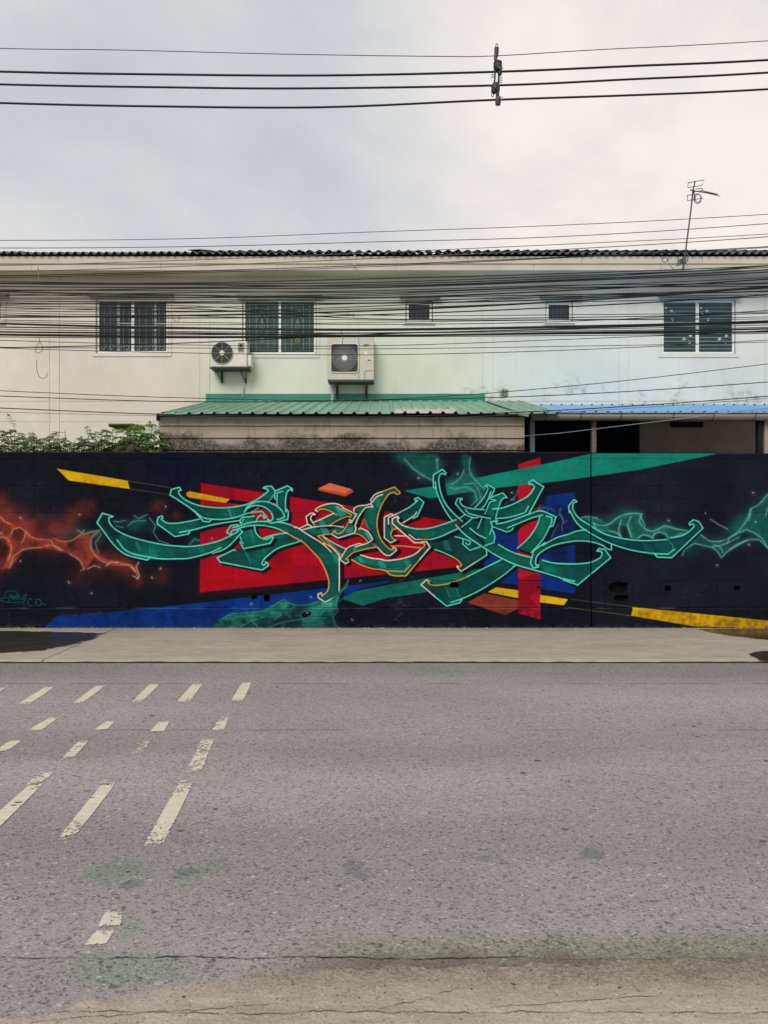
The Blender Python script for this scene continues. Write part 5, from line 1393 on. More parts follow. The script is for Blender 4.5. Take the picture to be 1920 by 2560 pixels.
for px in (545,605):
    m = MB(); xx_ = ax(px)
    m.box(xx_-.022,xx_+.022,HY-0.05,HY-0.004,az(950),az(920.8))
    m.tube([(xx_-.06,AY+.02,az(921.5)),(xx_-.005,HY-.05,az(944))],0.014,4)
    m.tube([(xx_-.03,AY+.13,az(921.5)),(xx_-.03,AY+.13,az(930))],0.008,4)
    m.build('bracket', M['dark_metal'], ac)
m = MB(); m.tube([P(613,921,HY-.05),P(611.5,950,HY-.035),P(607,994,HY-.04)],0.017,7); m.build('drain_pipe', M['pipe_white'], ac, True)
m = MB()
for j in range(3): m.tube([P(621+j,884,HY-.2)+Vector((.01*j,-.02,0)),P(627+j*2,888+3*j,HY-.23),P(624-j,897,HY-.25),P(629,908+2*j,HY-.14)],0.006,5)
m.build('cable', M['dark_metal'], ac)

ac = thing('air_conditioner', P(876,953,16.3), 'large beige condenser unit with square fan grille and oval badge on tall brackets', 'air conditioner')
MB().cbox(ax(819),ax(897.5),AY-.05,HY-0.06,az(951),az(842),0.015).build('casing', M['ac_beige'], ac)
MB().cbox(ax(897.5)+.003,ax(935),AY-.05,HY-0.06,az(951),az(842),0.012).build('side_panel', M['ac_beige'], ac)
MB().box(ax(820),ax(934.5),AY-.045,HY-.062,az(955),az(951.3)).build('base_rail', M['dark_metal'], ac)
gx0,gx1,gz0,gz1 = ax(827.5),ax(896),az(932.5),az(861)
yf = AY-.05
MB().cbox(gx0+.01,gx1-.01,yf-.004,yf-.0006,gz0+.01,gz1-.01,0.003).build('fan_opening', M['ac_dark'], ac)
c = ((gx0+gx1)/2,(gz0+gz1)/2); r = (gx1-gx0)/2-.012
m = MB()
for k in range(36):
    a = 2*math.pi*k/36+.05
    m.tube([(c[0]+r*.2*math.cos(a),yf-.02,c[1]+r*.2*math.sin(a)),(c[0]+r*math.cos(a),yf-.012,c[1]+r*math.sin(a))],0.0036,4)
for k in range(9): m.ring(c,r*(k+2.3)/11.3,yf-.016,0.0022,36,4)
m.build('fan_guard', M['guard_light'], ac)
m = MB(); cr = .06
pts = []
for (qx,qz,a0) in ((gx1-cr,gz1-cr,0),(gx0+cr,gz1-cr,90),(gx0+cr,gz0+cr,180),(gx1-cr,gz0+cr,270)):
    for j in range(6):
        a = R(a0+18*j); pts.append((qx+cr*math.cos(a),yf-.012,qz+cr*math.sin(a)))
pts.append(pts[0])
m.tube(pts,0.012,6,cap=False); m.build('guard_frame', M['ac_white'], ac)
MB().disc(c,r*.215,yf-.034,yf-.018,22,r2=r*.19).build('fan_hub', M['white'], ac)
th_ = [2*math.pi*i/20 for i in range(20)]
lg = MB().prism([(ax(915.7)+.068*math.cos(a),az(864.5)+.024*math.sin(a)) for a in th_],yf-.004,yf-.0006).build('badge', M['logo'], ac)
fc = bpy.data.curves.new('badge_text','FONT'); fc.body = 'Carrier'; fc.size = 0.042; fc.align_x='CENTER'; fc.align_y='CENTER'; fc.extrude = 0.0006
fo = bpy.data.objects.new('badge_text', fc); COL.objects.link(fo)
dg = bpy.context.evaluated_depsgraph_get()
tm = bpy.data.meshes.new_from_object(fo.evaluated_get(dg)); bpy.data.objects.remove(fo)
tm.materials.clear(); tm.materials.append(M['white'])
to = obj('lettering', tm, lg, (ax(915.7),yf-.0055,az(864.5))); to.rotation_euler = (R(90),0,0)
MB().prism([(ax(915)+dx,az(885)+dz) for dx,dz in ((-.032,-.04),(.032,-.04),(.032,.01),(.022,.034),(0,.044),(-.022,.034),(-.032,.01))],yf-.003,yf-.0006).build('sticker', M['white'], ac)
npl = MB().box(ax(917),ax(929),yf-.004,yf-.0006,az(904.5),az(898.5)).build('name_plate', M['white'], ac)
MB().box(ax(918.5),ax(927.5),yf-.0055,yf-.0042,az(903),az(900)).build('print', M['ac_dark'], npl)
m = MB(); m.tube([(ax(912),yf-.004,az(950)),(ax(912),yf-.004,az(931)),(ax(914),yf-.004,az(928.5)),(ax(917),yf-.004,az(928)),(ax(934),yf-.004,az(928))],.004,5); m.build('service_hatch', M['dark_metal'], ac)
for px in (840,915):
    m = MB(); xx_ = ax(px)
    m.box(xx_-.024,xx_+.024,HY-.06,HY-.004,az(989),az(955.5)); m.box(xx_-.02,xx_+.02,AY-.02,HY-.061,az(959),az(955.4))
    m.tube([(xx_,AY+.06,az(960)),(xx_,HY-.05,az(980))],0.013,4)
    m.build('bracket', M['dark_metal'], ac)
m = MB(); m.tube([P(838,957,HY-.25),P(834,965,HY-.22),P(831.5,990,HY-.3),P(829,1009,HY-.62)],0.030,8); m.build('refrigerant_pipe', M['pipe_grey'], ac, True)

# ---------------------------------------------------------------- antenna on the eaves
NY = 15.72
def npt(px,py,dy=0.0): return P(px,py,NY)+Vector((0,dy,0))
N2 = lambda x,y,dy=0.0: npt(1640+x/5.925,420+y/5.925,dy)
an = thing('tv_antenna', N2(398,1515), 'leaning rooftop television antenna with rectangular loops and yagi boom', 'antenna')
m = MB(); m.tube([N2(398,1515),N2(440,1215),N2(520,600),N2(548,330)],0.016,7); m.build('mast', M['grey_wire'], an, True)
m = MB(); m.tube([N2(548,340),N2(580,195)],0.013,6); m.tube([N2(570,490,-.02),N2(558,340,-.02)],0.012,6); m.build('upright', M['grey_wire'], an)
for q in ([(470,230),(705,185),(675,268),(460,300),(470,230)],[(500,345),(530,330),(560,335)],[(455,415),(550,400)],[(455,415),(458,492),(690,455)],[(580,322),(675,308),(684,330),(670,350),(600,352)]):
    m = MB(); m.tube([N2(a,b,-.03) for a,b in q],0.0085,5); m.build('loop_element', M['grey_wire'], an)
m = MB(); m.tube([N2(500,335,-.04),N2(560,352,-.04),N2(880,420,-.1)],0.012,6); m.build('boom', M['grey_wire'], an)
for k in range(9):
    a = N2(690+k*25,370+k*6.0,-.06)
    m = MB(); m.tube([a+Vector((-.11,-.16,-.03)),a+Vector((.13,.16,.03))],0.006,4); m.build('director_rod', M['grey_wire'], an)
m = MB()
for k in range(3): m.tube([N2(600+ (58-9*k)*math.cos(a), 470+(75-9*k)*math.sin(a),-.05-.012*k) for a in [i*math.pi/10 for i in range(21)]],0.0055,5)
m.build('cable_coil', M['grey_wire'], an, True)
m = MB()
for k in range(4): m.tube([N2(310-6*k,1385+28*k-12,-.04),N2(345,1372+22*k,-.05),N2(400,1352+18*k,-.03)],0.014,5)
m.box(N2(385,0).x,N2(430,0).x,NY-.06,NY-.01,N2(0,1420).z,N2(0,1330).z)
m.tube([N2(430,1265,-.02),N2(468,1310,-.05),N2(455,1380,-.05),N2(425,1420,-.03)],0.010,5)
m.build('mast_clamp', M['grey_wire'], an)
m = MB(); m.tube([N2(130+40*math.cos(a),1362+36*math.sin(a),.0) for a in [i*math.pi/8 for i in range(17)]],0.008,5); m.tube([N2(172,1350),N2(200,1430),N2(240,1480),N2(265,1490)],0.006,5)
m.build('spare_cable_loop', M['grey_wire'], an)
# ================================================================== lean-to annexe with green roof
LY = 12.95; LS = F/LY
def lx(px): return (px-960.0)/LS
def lz(py): return EYE-(py-1280.0)/LS
def stained():
    t = NT('stained_boards')
    x, y, z = t.xyz()
    a = (0.47,0.405,0.325)
    col = t.ramp(t.noise(3,5,0.6,sc=(0.5,1,2)), [(0.25,K(a,.80)),(0.75,K(a,1.12))])
    # rain marks
    st = t.noise(6,4,0.6,sc=(2.6,1,0.25))
    col = t.mix(t.math('MULTIPLY', t.rng(st,0.50,0.70), 0.42), col, (0.27,0.22,0.175,1))
    zz = t.math('ADD', z, t.math('MULTIPLY', t.math('SUBTRACT', t.noise(1.5,6,0.72,sc=(1,1,1.2)),0.5), 0.95))
    m1 = t.rng(zz, 3.02, 2.82)
    m2 = t.rng(t.noise(26,5,0.8), 0.33, 0.56)
    mould = t.math('MULTIPLY', m1, t.math('MULTIPLY_ADD', m2, 0.6, 0.36))
    col = t.mix(mould, col, t.ramp(t.noise(40,4,0.8), [(0.3,(0.030,0.028,0.027)),(0.7,(0.095,0.085,0.075))]))
    lich = t.math('MULTIPLY', t.rng(t.noise(2.4,4), 0.52,0.64), t.math('MULTIPLY', t.rng(t.noise(38,4,0.8),0.52,0.60), m1))
    col = t.mix(t.math('MULTIPLY', lich, 0.7), col, (0.42,0.39,0.32,1))
    hp = t.math('MULTIPLY', t.rng(t.noise(1.1,4,vec=t.map(loc=(7,0,3))),0.55,0.66), t.rng(t.noise(30,5,0.8),0.40,0.58))
    col = t.mix(t.math('MULTIPLY', hp, 0.55), col, (0.07,0.063,0.057,1))
    t.bump(t.math('ADD', t.noise(30,5,0.7), t.noise(120,3)), 0.3, 0.006)
    return t.fin(col, 0.9, 0.15)
M['boards'] = stained()
def green_metal():
    t = NT('green_roof_metal')
    a = (0.19,0.36,0.275)
    x, y, z = t.xyz()
    col = t.ramp(t.noise(1.6,5,0.6), [(0.25,K(a,.80)),(0.75,K(a,1.22))])
    col = t.mix(t.math('MULTIPLY', t.rng(t.noise(1.0,4,0.6,vec=t.map((0.7,1,1),loc=(1.3,0,0))),0.46,0.66),0.6), col, (0.19,0.27,0.17,1))
    col = t.mix(t.math('MULTIPLY', t.rng(t.noise(5,5,0.7,sc=(4,0.6,1)),0.55,0.75),0.30), col, (0.33,0.40,0.33,1))
    return t.fin(col, 0.5, 0.4)
M['green_roof'] = green_metal()
M['white_sheet'] = simple('old_translucent_sheet', (0.55,0.49,0.45,1), 0.6, 0.18, 5)
annex = thing('lean_to', (lx(860),LY,0), 'stained plank sided lean-to with green corrugated metal roof', 'shed')
X0, X1 = lx(396), lx(1311)
rows = [(1041,1064.5,[396,1049,1311]),(1065.2,1095,[397,1311]),(1095.6,1125,[398,856,1311]),(1125.6,1152,[399,1311])]
for k,(a,b,cut) in enumerate(rows):
    for c0,c1 in zip(cut[:-1],cut[1:]):
        m = MB(); x0,x1 = lx(c0)+.002,lx(c1)-.002; z1,z0 = lz(a)-.004,lz(b)+.001
        n = max(2,int((x1-x0)/.25)); vs=[]; fs=[]
        for i in range(n+1):
            x = x0+(x1-x0)*i/n; j = rnd.uniform(-.003,.003)
            vs += [(x,LY-.020+j,z0+rnd.uniform(-.003,.002)),(x,LY+.004+j*.5,z1),(x,LY+.03,z1),(x,LY+.03,z0)]
        for i in range(n):
            for q in range(4): fs.append((i*4+q,(i+1)*4+q,(i+1)*4+(q+1)%4,i*4+(q+1)%4))
        fs += [(0,1,2,3),(4*n+3,4*n+2,4*n+1,4*n)]
        m.add(vs,fs); m.build('plank', M['boards'], annex)
MB().box(X0+.01,X1-.01,LY+.035,LY+.12,0.031,lz(1042)).build('front_wall', M['ceiling_dark'], annex)  # dark backing, so the plank gaps read as lap shadows
for x in (X0,X1-.08): MB().add([(x,LY+.121,0.031),(x+.08,LY+.121,0.031),(x+.08,HY-.02,0.031),(x,HY-.02,0.031),(x,LY+.121,lz(1042)-.01),(x+.08,LY+.121,lz(1042)-.01),(x+.08,HY-.02,3.9),(x,HY-.02,3.9)],[(0,1,5,4),(1,2,6,5),(2,3,7,6),(3,0,4,7),(4,5,6,7)]).build('side_wall', M['boards'], annex)
MB().box(lx(392),lx(399),LY-.03,LY+.02,lz(1052),lz(1034)).build('corner_trim', M['ceiling_dark'], annex)
MB().box(lx(399)+.001,lx(1314),LY-.045,LY-.014,lz(1042.5),lz(1038)).build('eave_purlin', M['ceiling_dark'], annex)
# roof sheets: trapezoid ribs
rf_y0, rf_y1 = LY-0.20, HY-0.05
rf_z0 = EYE-(1034.5-1280.0)*rf_y0/F; rf_z1 = EYE-(1004.5-1280.0)*rf_y1/F
RP = 0.2105
def rib_sheet(name, nrib, length, rise, mat, p=RP, h=0.034, seg=None):
    prof = []
    for i in range(nrib):
        b = i*p
        prof += [(b,0),(b+p*.60,0),(b+p*.72,h),(b+p*.84,h),(b+p*.96,0)]
    prof.append((nrib*p+.012,0))
    m = MB(); th = .0035; N=len(prof); vs=[]
    for y,zz in ((0,0),(length,rise)):
        vs += [(x,y,z+zz) for x,z in prof]; vs += [(x,y,z+zz-th) for x,z in prof]
    fs=[]
    for i in range(N-1):
        fs += [(N+i,N+i+1,i+1,i),(i,i+1,2*N+i+1,2*N+i),(N+i,3*N+i,3*N+i+1,N+i+1)]
    fs += [(0,2*N,3*N,N),(N-1,2*N-1,4*N-1,3*N-1)]
    m.add(vs,fs); return m.mesh(name,mat)
gs = rib_sheet('green_sheet',4,rf_y1-rf_y0,rf_z1-rf_z0,M['green_roof'])
x = lx(393); i = 0
while x < lx(1280):
    obj('roof_sheet', gs, annex, (x, rf_y0+rnd.uniform(-.01,.01), rf_z0+(.0045 if i%2 else 0)))
    x += RP*4; i += 1
ws = rib_sheet('white_sheet',5,0.95,0.95*(rf_z1-rf_z0)/(rf_y1-rf_y0),M['white_sheet'])
xs0 = lx(393)+RP*19+.0; obj('translucent_sheet', ws, annex, (xs0, rf_y0-.012, rf_z0+.012))
# sloping verge at the far end of the roof
MB().add([(lx(1290),rf_y0,rf_z0+.035),(lx(1316),rf_y0,rf_z0+.005),(lx(1316)-.05,rf_y1,rf_z1+.005),(lx(1290)-.1,rf_y1,rf_z1+.035),(lx(1290),rf_y0,rf_z0-.02),(lx(1316),rf_y0,rf_z0-.05)],[(0,1,2,3),(0,4,5,1)]).build('verge_trim', M['green_roof'], annex)
zb = hz(985); zl = hz(1006)
m = MB(); n = 24; vs=[]; fs=[]
for i in range(n+1):
    x = hx(515)+(hx(1212)-hx(515))*i/n
    vs += [(x,HY-.16,zl-.03),(x,HY-.03,zl+.02),(x,HY-.022,zb+rnd.uniform(-.012,.006)),(x,HY-.005,zb+.004)]
for i in range(n):
    for q in range(3): fs.append((i*4+q,(i+1)*4+q,(i+1)*4+q+1,i*4+q+1))
m.add(vs,fs); m.build('flashing', M['green_flash'], annex)
m = MB(); m.add([(hx(1212)+.002,HY-.03,zl-.05),(hx(1225),HY-.03,zl-.05),(hx(1225),HY-.03,zb-.06),(hx(1212)+.002,HY-.03,zb-.02)],[(0,1,2,3)]); m.build('flashing_end', M['house'], annex)

# ================================================================== carport with blue roof
CY = 13.05; CS = F/CY
def cx_(px): return (px-960.0)/CS
def cz_(py): return EYE-(py-1280.0)/CS
port = thing('carport', (cx_(1620),CY,0.03), 'open carport with bright blue sheet roof and grey gutter against the house', 'carport')
by0, by1 = CY+.06, HY-.03
bz0 = EYE-(1031-1280.0)*by0/F; bz1 = EYE-(1013.5-1280.0)*by1/F
BP = 0.205
bs = rib_sheet('blue_sheet',4,by1-by0,bz1-bz0,M['blue_roof'],BP,0.022)
x = cx_(1318); i=0
while x < 9.5:
    obj('roof_sheet', bs, port, (x,by0+rnd.uniform(-.01,.01),bz0+(.0045 if i%2 else 0))); x += BP*4; i+=1
for i in range(34):
    xx_ = hx(1290+i*24.5); 
    if xx_ > 9: break
    y = by1-.55; zc = bz0+(bz1-bz0)*(y-by0)/(by1-by0)+.022
    MB().disc((xx_,zc+.014),.016,y-.012,y+.012,8).build('roof_screw', M['dark_metal'], port)
# gutter: an ogee channel with straps
gx0, gx1 = cx_(1328), 9.4
g0, g1 = cz_(1051), cz_(1031.5)
prof = [(CY+.10,g0+.005),(CY+.02,g0),(CY-.03,g0+.02),(CY-.055,g0+.06),(CY-.05,g0+.10),(CY-.075,g1-.012),(CY-.07,g1),(CY-.055,g1),(CY-.04,g0+.1),(CY+.09,g0+.03),(CY+.09,g1)]
m = MB(); n=len(prof); vs=[(gx0,y,z) for y,z in prof]+[(gx1,y,z) for y,z in prof]
m.add(vs,[(i,i+n,i+n+1,i+1) for i in range(n-1)]); m.add([(gx0-.002,y,z) for y,z in prof[:7]+[(CY+.10,g1)]],[tuple(range(8))])
m.build('gutter', M['gutter'], port)
for px in (1363,1449,1549,1680,1780,1884,1985):
    m = MB(); xx_ = cx_(px)
    m.tube([(xx_,CY+.02,g0-.004),(xx_+.005,CY-.034,g0+.016),(xx_+.01,CY-.060,g0+.06),(xx_+.012,CY-.056,g0+.10),(xx_+.016,CY-.081,g1-.01),(xx_+.02,CY-.05,g1+.012)],.007,4)
    m.build('gutter_strap', M['dark_metal'], port)
def post(px0,px1,mat,y=CY+.12,top=None):
    m = MB(); m.cbox(cx_(px0),cx_(px1),y,y+.11,0.03,(top or g0+.06),.008); m.build('post', mat, port)
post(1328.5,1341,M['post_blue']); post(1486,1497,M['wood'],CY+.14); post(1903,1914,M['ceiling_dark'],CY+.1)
MB().box(cx_(1328),9.3,by0+.12,by0+.18,bz0-.13,bz0-.015).build('front_purlin', M['ceiling_dark'], port)
MB().box(cx_(1328),9.3,(by0+by1)/2,(by0+by1)/2+.06,(bz0+bz1)/2-.10,(bz0+bz1)/2-.012).build('purlin', M['ceiling_dark'], port)
for px in (1330,1490): MB().box(cx_(px),cx_(px)+.06,by0+.19,(by0+by1)/2-.002,bz0-.12,bz0-.03).build('rafter', M['ceiling_dark'], port)
# inside: navy slatted panel added to fill the dark end, timber partition, hanging lamp box
sh = thing('dark_slat_panel', (hx(1370),16.2,0.03), 'added dark navy slatted panel filling the dark end under the blue carport roof', 'panel')
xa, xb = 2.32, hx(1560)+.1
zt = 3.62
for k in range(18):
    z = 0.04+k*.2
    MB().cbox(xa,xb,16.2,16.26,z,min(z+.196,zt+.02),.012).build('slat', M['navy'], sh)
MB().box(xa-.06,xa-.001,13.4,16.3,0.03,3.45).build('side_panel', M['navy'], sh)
MB().box(xb+.002,xb+.07,16.0,16.28,0.03,3.66).build('panel_edge', M['ceiling_dark'], sh)
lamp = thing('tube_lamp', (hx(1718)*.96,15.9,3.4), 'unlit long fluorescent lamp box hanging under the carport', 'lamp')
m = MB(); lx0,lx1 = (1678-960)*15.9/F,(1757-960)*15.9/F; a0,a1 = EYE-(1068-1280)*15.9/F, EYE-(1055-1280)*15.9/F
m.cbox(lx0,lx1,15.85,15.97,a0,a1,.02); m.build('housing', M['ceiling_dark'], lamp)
m = MB(); m.tube([(lx0+.05,15.91,a1+.001),(lx0+.05,15.91,a1+.12)],.008,5); m.tube([(lx1-.05,15.91,a1+.001),(lx1-.05,15.91,a1+.12)],.008,5); m.build('hanger', M['dark_metal'], lamp)
pl = MB().cbox(cx_(1916)+.03,cx_(1990),CY+.12,CY+.42,0.03,g0+.05,.01).build('wall_pier', M['house'])
tag(pl, 'pale rendered pier at the end of the carport', 'pillar')
# low beam inside, seen just over the wall
bm = MB().box(hx(1565),hx(1880),HY-.13,HY-.006,2.72,2.92).build('plinth_band', M['house'], house)

# ================================================================== plants behind the wall
def leaf_mat(name, c1, c2):
    t = NT(name)
    oi = t.n.new('ShaderNodeNewGeometry')
    n = t.n.new('ShaderNodeTexWhiteNoise'); n.noise_dimensions='1D'
    t.l.new(oi.outputs['Random Per Island'], n.inputs['W'])
    col = t.ramp(n.outputs['Value'], [(0.0,c1),(0.7,c2),(1.0,K((*c2,1),1.5))])
    tr = t.n.new('ShaderNodeBsdfTranslucent'); t.l.new(col, tr.inputs['Color'])
    ms = t.n.new('ShaderNodeMixShader'); ms.inputs[0].default_value = .35
    t.fin(col,0.5,0.35)
    t.l.new(t.b.outputs[0],ms.inputs[1]); t.l.new(tr.outputs[0],ms.inputs[2]); t.l.new(ms.outputs[0],t.out.inputs['Surface'])
    return t.mat
M['leaf_dark'] = leaf_mat('shrub_leaf',(0.055,0.085,0.033),(0.145,0.205,0.080))
M['leaf_mid'] = leaf_mat('hedge_leaf',(0.075,0.125,0.038),(0.20,0.29,0.10))
M['leaf_bright'] = leaf_mat('bright_leaf',(0.095,0.18,0.022),(0.23,0.37,0.06))
def leaflet(m, p, d, nrm, L, W):
    s = d.cross(nrm).normalized()
    a = p; b = p+d*L*.45+s*W*.5+nrm*L*.06; c = p+d*L-nrm*L*.10; e = p+d*L*.45-s*W*.5+nrm*L*.06; o = p+d*L*.5
    m.add([a,b,c,e,o],[(0,1,4),(1,2,4),(2,3,4),(3,0,4)])
def frond(m, st, p, d, L, n, ll, lw, droop=.5):
    """pinnate leaf: rachis with pairs of leaflets"""
    q = p.copy(); d = d.normalized(); pts=[q.copy()]
    for i in range(n):
        d = (d+Vector((0,0,-droop/n))).normalized(); q = q+d*L/n; pts.append(q.copy())
        s = d.cross(Vector((0,0,1)))
        if s.length < .05: s = Vector((1,0,0))
        s.normalize(); k = ll*(1-.35*abs(i/n-.45)*2)*rnd.uniform(.8,1.15)
        for sg in (-1,1):
            dd = (s*sg+d*.55+Vector((0,0,rnd.uniform(-.55,.05)))).normalized()
            nn = (Vector((rnd.uniform(-.4,.4),rnd.uniform(-.7,.1),1))).normalized()
            leaflet(m,q,dd,nn,k,lw*rnd.uniform(.8,1.1))
    leaflet(m,q,d,Vector((0,0,1)),ll,lw)
    st.tube(pts,[.0035]*(len(pts)-1)+[.001],3,cap=False)
def shrub(name, px, Y, top_py, spread, nst, nfr, L, ll, lw, mat, label, group=None, lean=0.0, npair=6):
    base = Vector(((px-960)*Y/F,Y,0.03))
    zt = EYE-(top_py-1280)*Y/F
    root = thing(name, base, label, 'shrub', group)
    st = MB(); fo = MB()
    for s in range(nst):
        a = rnd.uniform(0,6.28); r_ = spread*math.sqrt(rnd.random())
        tip = base+Vector((r_*math.cos(a)+lean,r_*.45*math.sin(a),0)); tip.z = zt-rnd.random()**1.3*(zt-2.45)*.9-.05
        mid = base.lerp(tip,.55)+Vector((rnd.uniform(-.08,.08),rnd.uniform(-.05,.05),.1))
        path = [base,base.lerp(mid,.5)+Vector((rnd.uniform(-.04,.04),0,0)),mid,mid.lerp(tip,.6)+Vector((rnd.uniform(-.05,.05),0,.02)),tip]
        st.tube(path,[.022,.017,.012,.008,.003],5)
        for f in range(nfr):
            t_ = .60+.42*(f+rnd.random())/nfr
            p = mid.lerp(tip,min(1,max(0,(t_-.5)*2)))
            an_ = f*2.4+rnd.uniform(-.5,.5)
            d = Vector((math.cos(an_),.6*math.sin(an_),rnd.uniform(.05,.75)))
            frond(fo,st,p,d,L*rnd.uniform(.7,1.2),npair,ll,lw,rnd.uniform(.4,1.1))
    st.build('stem', M['bark'], root)
    fo.build('foliage', mat, root)
    return root
rnd.seed(21)
LSH = [('leafy_shrub',35,12.3,1062,.36,20,11,.26,.090,.044,'leaf_dark','tall dark shrub with drooping leaflets beside the painted wall signature end',6),
 ('leafy_shrub',-90,12.4,1055,.42,16,11,.26,.090,.044,'leaf_dark','dark shrub beyond the tall dark shrub at the wall end',6),
 ('leafy_shrub',95,11.9,1084,.42,26,11,.22,.070,.036,'leaf_mid','low green shrub with small leaflets beside the tall dark shrub',6),
 ('leafy_shrub',165,12.1,1084,.36,26,11,.22,.072,.036,'leaf_mid','mid green shrub spreading over the wall top below the wall groove',6),
 ('leafy_shrub',158,12.35,1046,.05,2,8,.16,.075,.038,'leaf_dark','single slender upright sprig standing above the other shrubs',5),
 ('leafy_shrub',225,12.0,1094,.32,22,10,.20,.065,.034,'leaf_mid','low thin shrub over the cut branches',6),
 ('leafy_shrub',268,12.3,1066,.32,26,11,.22,.075,.038,'leaf_mid','loose green shrub rising beside the mossy roof edge',6),
 ('broad_shrub',348,12.6,1052,.30,30,12,.27,.115,.046,'leaf_bright','bright green dense shrub beside the plank sided lean-to',7),
 ('broad_shrub',318,12.1,1080,.34,28,11,.20,.085,.042,'leaf_mid','bushy green shrub under the bright green one',6)]
for (nm,px,Y,tp,spr,nst,nfr,L,ll,lw,mt,lab,npr) in LSH:
    shrub(nm,px,Y,tp,spr,nst,nfr,L,ll,lw,M[mt],lab,'shrubs behind the wall',npair=npr)
# cut branches lying on the wall top, stump, mossy board
def branch(pts, r, label):
    m = MB(); m.tube([P(a,b,Y) for a,b,Y in pts],r,7)
    tag(m.build('cut_branch', M['bark'], None, True), label, 'branch')
branch([(196,1117,11.24),(205,1111,11.22),(222,1114,11.22),(240,1117,11.25)],[.018,.022,.020,.014],'thick bare cut branch lying along the wall top')
branch([(203,1108,11.28),(215,1106,11.27),(238,1108.5,11.28)],[.012,.013,.009],'thin bare cut branch lying above the thicker one')
m = MB(); m.tube([P(296,1135,11.6),P(294,1123,11.6),P(300,1117,11.62)],[.06,.045,.02],8); m.tube([P(330,1135,11.6),P(328,1121,11.6),P(334,1113,11.62)],[.09,.07,.03],8); m.tube([P(315,1128,11.6),P(340,1120,11.6),P(352,1128,11.6)],[.03,.035,.03],6)
for a in range(5): m.tube([P(312+a*6,1130,11.58),P(314+a*6,1118-3*(a%2),11.57),P(318+a*6,1112,11.58)],[.012,.010,.006],5)
m.tube([P(318,1160,11.65),P(318,1130,11.65)],[.12,.10],8)
m.tube([Vector((P(318,1160,11.65).x,11.65,.03)),P(318,1158,11.65)],[.13,.12],8)
tag(m.build('tree_stump', M['bark'], None, True),'brown twisted dead stump showing over the wall top','stump')
m = MB(); p0,p1 = P(270,1066,13.2),P(332,1058.5,13.2)
M['moss'] = simple('mossy_board_green', (0.085,0.12,0.035,1), 0.9, 0.5, 6, 0.1, bump=.4)
sg = thing('mossy_shelter', (p0.x+.2,13.3,0.03), 'small moss covered flat shelter roof between the shrubs', 'shelter')
MB().cbox(p0.x,p1.x,13.2,13.9,p0.z,p1.z,.02).build('roof_edge', M['moss'], sg)
for xq in ((p0.x+p1.x)/2+.08,): MB().box(xq,xq+.05,13.3,13.35,.03,p0.z-.001).build('post', M['wood'], sg)

# ================================================================== overhead cables
def cable(pts, Y, th, mat, name, label, group, cat='cable'):
    """pts: photo pixels along the cable, extended to either side with its own slope"""
    s = F/Y
    W = [P(a,b,Y) for a,b in pts]
    d0 = (W[0]-W[1]); d1 = (W[-1]-W[-2])
    L = [W[0]+d0.normalized()*4.5+Vector((0,0,.05))]+W+[W[-1]+d1.normalized()*4.5+Vector((0,0,.08))]
    # Catmull-Rom
    out = []
    for i in range(len(L)-1):
        a = L[max(i-1,0)]; b = L[i]; c = L[i+1]; d = L[min(i+2,len(L)-1)]
        k = 6
        for j in range(k):
            t = j/k
            out.append(0.5*((2*b)+(c-a)*t+(2*a-5*b+4*c-d)*t*t+(3*b-a-3*c+d)*t**3))
    out.append(L[-1])
    m = MB(); m.tube(out, th/2/s, 6)
    return tag(m.build(name, mat, None, True), label, cat, group)
BK, GRW, LW = M['black_cable'], M['grey_wire'], M['light_wire']
XS = (0,475,925,1400,1920)
def row(*ys): return list(zip(XS,ys))
sky_w = [(row(601,596.5,580,563,535.6),1.7,'topmost thin wire crossing the sky above the house roof'),
         (row(620,616.5,605,591.5,559),1.9,'second thin wire crossing the sky just above the house roof'),
         (row(664,650,632,611,585),1.7,'thin wire that rises from behind the roof edge into the sky'),
         (row(679.5,665,646.5,624,592),2.0,'thin wire crossing the fascia then the sky beside the antenna mast'),
         (row(689.5,678,663,643,616.5),2.2,'wire slanting across the fascia boards under the roof edge'),
         (row(694,682,667,645,619),1.6,'thin wire slanting just below the fascia wire')]
for k,(p,t,l) in enumerate(sky_w): cable(p,10.9+.03*k,t,GRW if k<4 else BK,'overhead_wire',l,'thin wires above the cable bundle','wire')
bundle = [ (row(707,707,697,684,664),2.1),(row(709,711.5,715,700,674),3.0),(row(716,718,711,695.5,665),2.2),(row(727,721,719,703,680),3.0),(row(729,738,744,727,698),3.2),
 (row(739,731.5,727,713.5,707),2.0),(row(745,743,735,718.5,715),2.0),(row(752,754.5,745,737,729),2.2),(row(760,757.5,758,748,716),3.2),(row(768,778,766,742,727),1.9),
 (row(777,780,772,756,742),1.8),(row(792.5,788.5,777,754,718),4.2),(row(787,795,787,768,737),2.6),(row(800,806,811,804,776),1.7),(row(809,820,823.6,816.5,803),5.0),
 (row(817.5,822,826,819,807),3.2),(row(829.6,833,838.5,832,822),4.2),(row(837,842,839.5,834,829),4.2),(row(835,837,833,828,818),2.0),
 (row(850.7,862.5,864.5,849,826),1.5),(row(870,882.5,887,876,850),1.5),(row(868,870,872,866,855),1.4),(row(869.7,857,836,822,806),2.2),
 (row(756,765,788,787,780),1.6),(row(764,772,797,794,783),2.0),(row(782,790,800,799,792),1.5),(row(703,709,706,690,669),2.0),(row(734,744,739,722,709),1.8),(row(724,727,731,715,694),1.7),
 (row(773,769,758,738,722),1.6),(row(804,812,806,800,797),1.5),(row(823,829,832,824,812),1.8),(row(842,845,842,839,833),1.8),(row(748,748,752,743,736),1.5)]
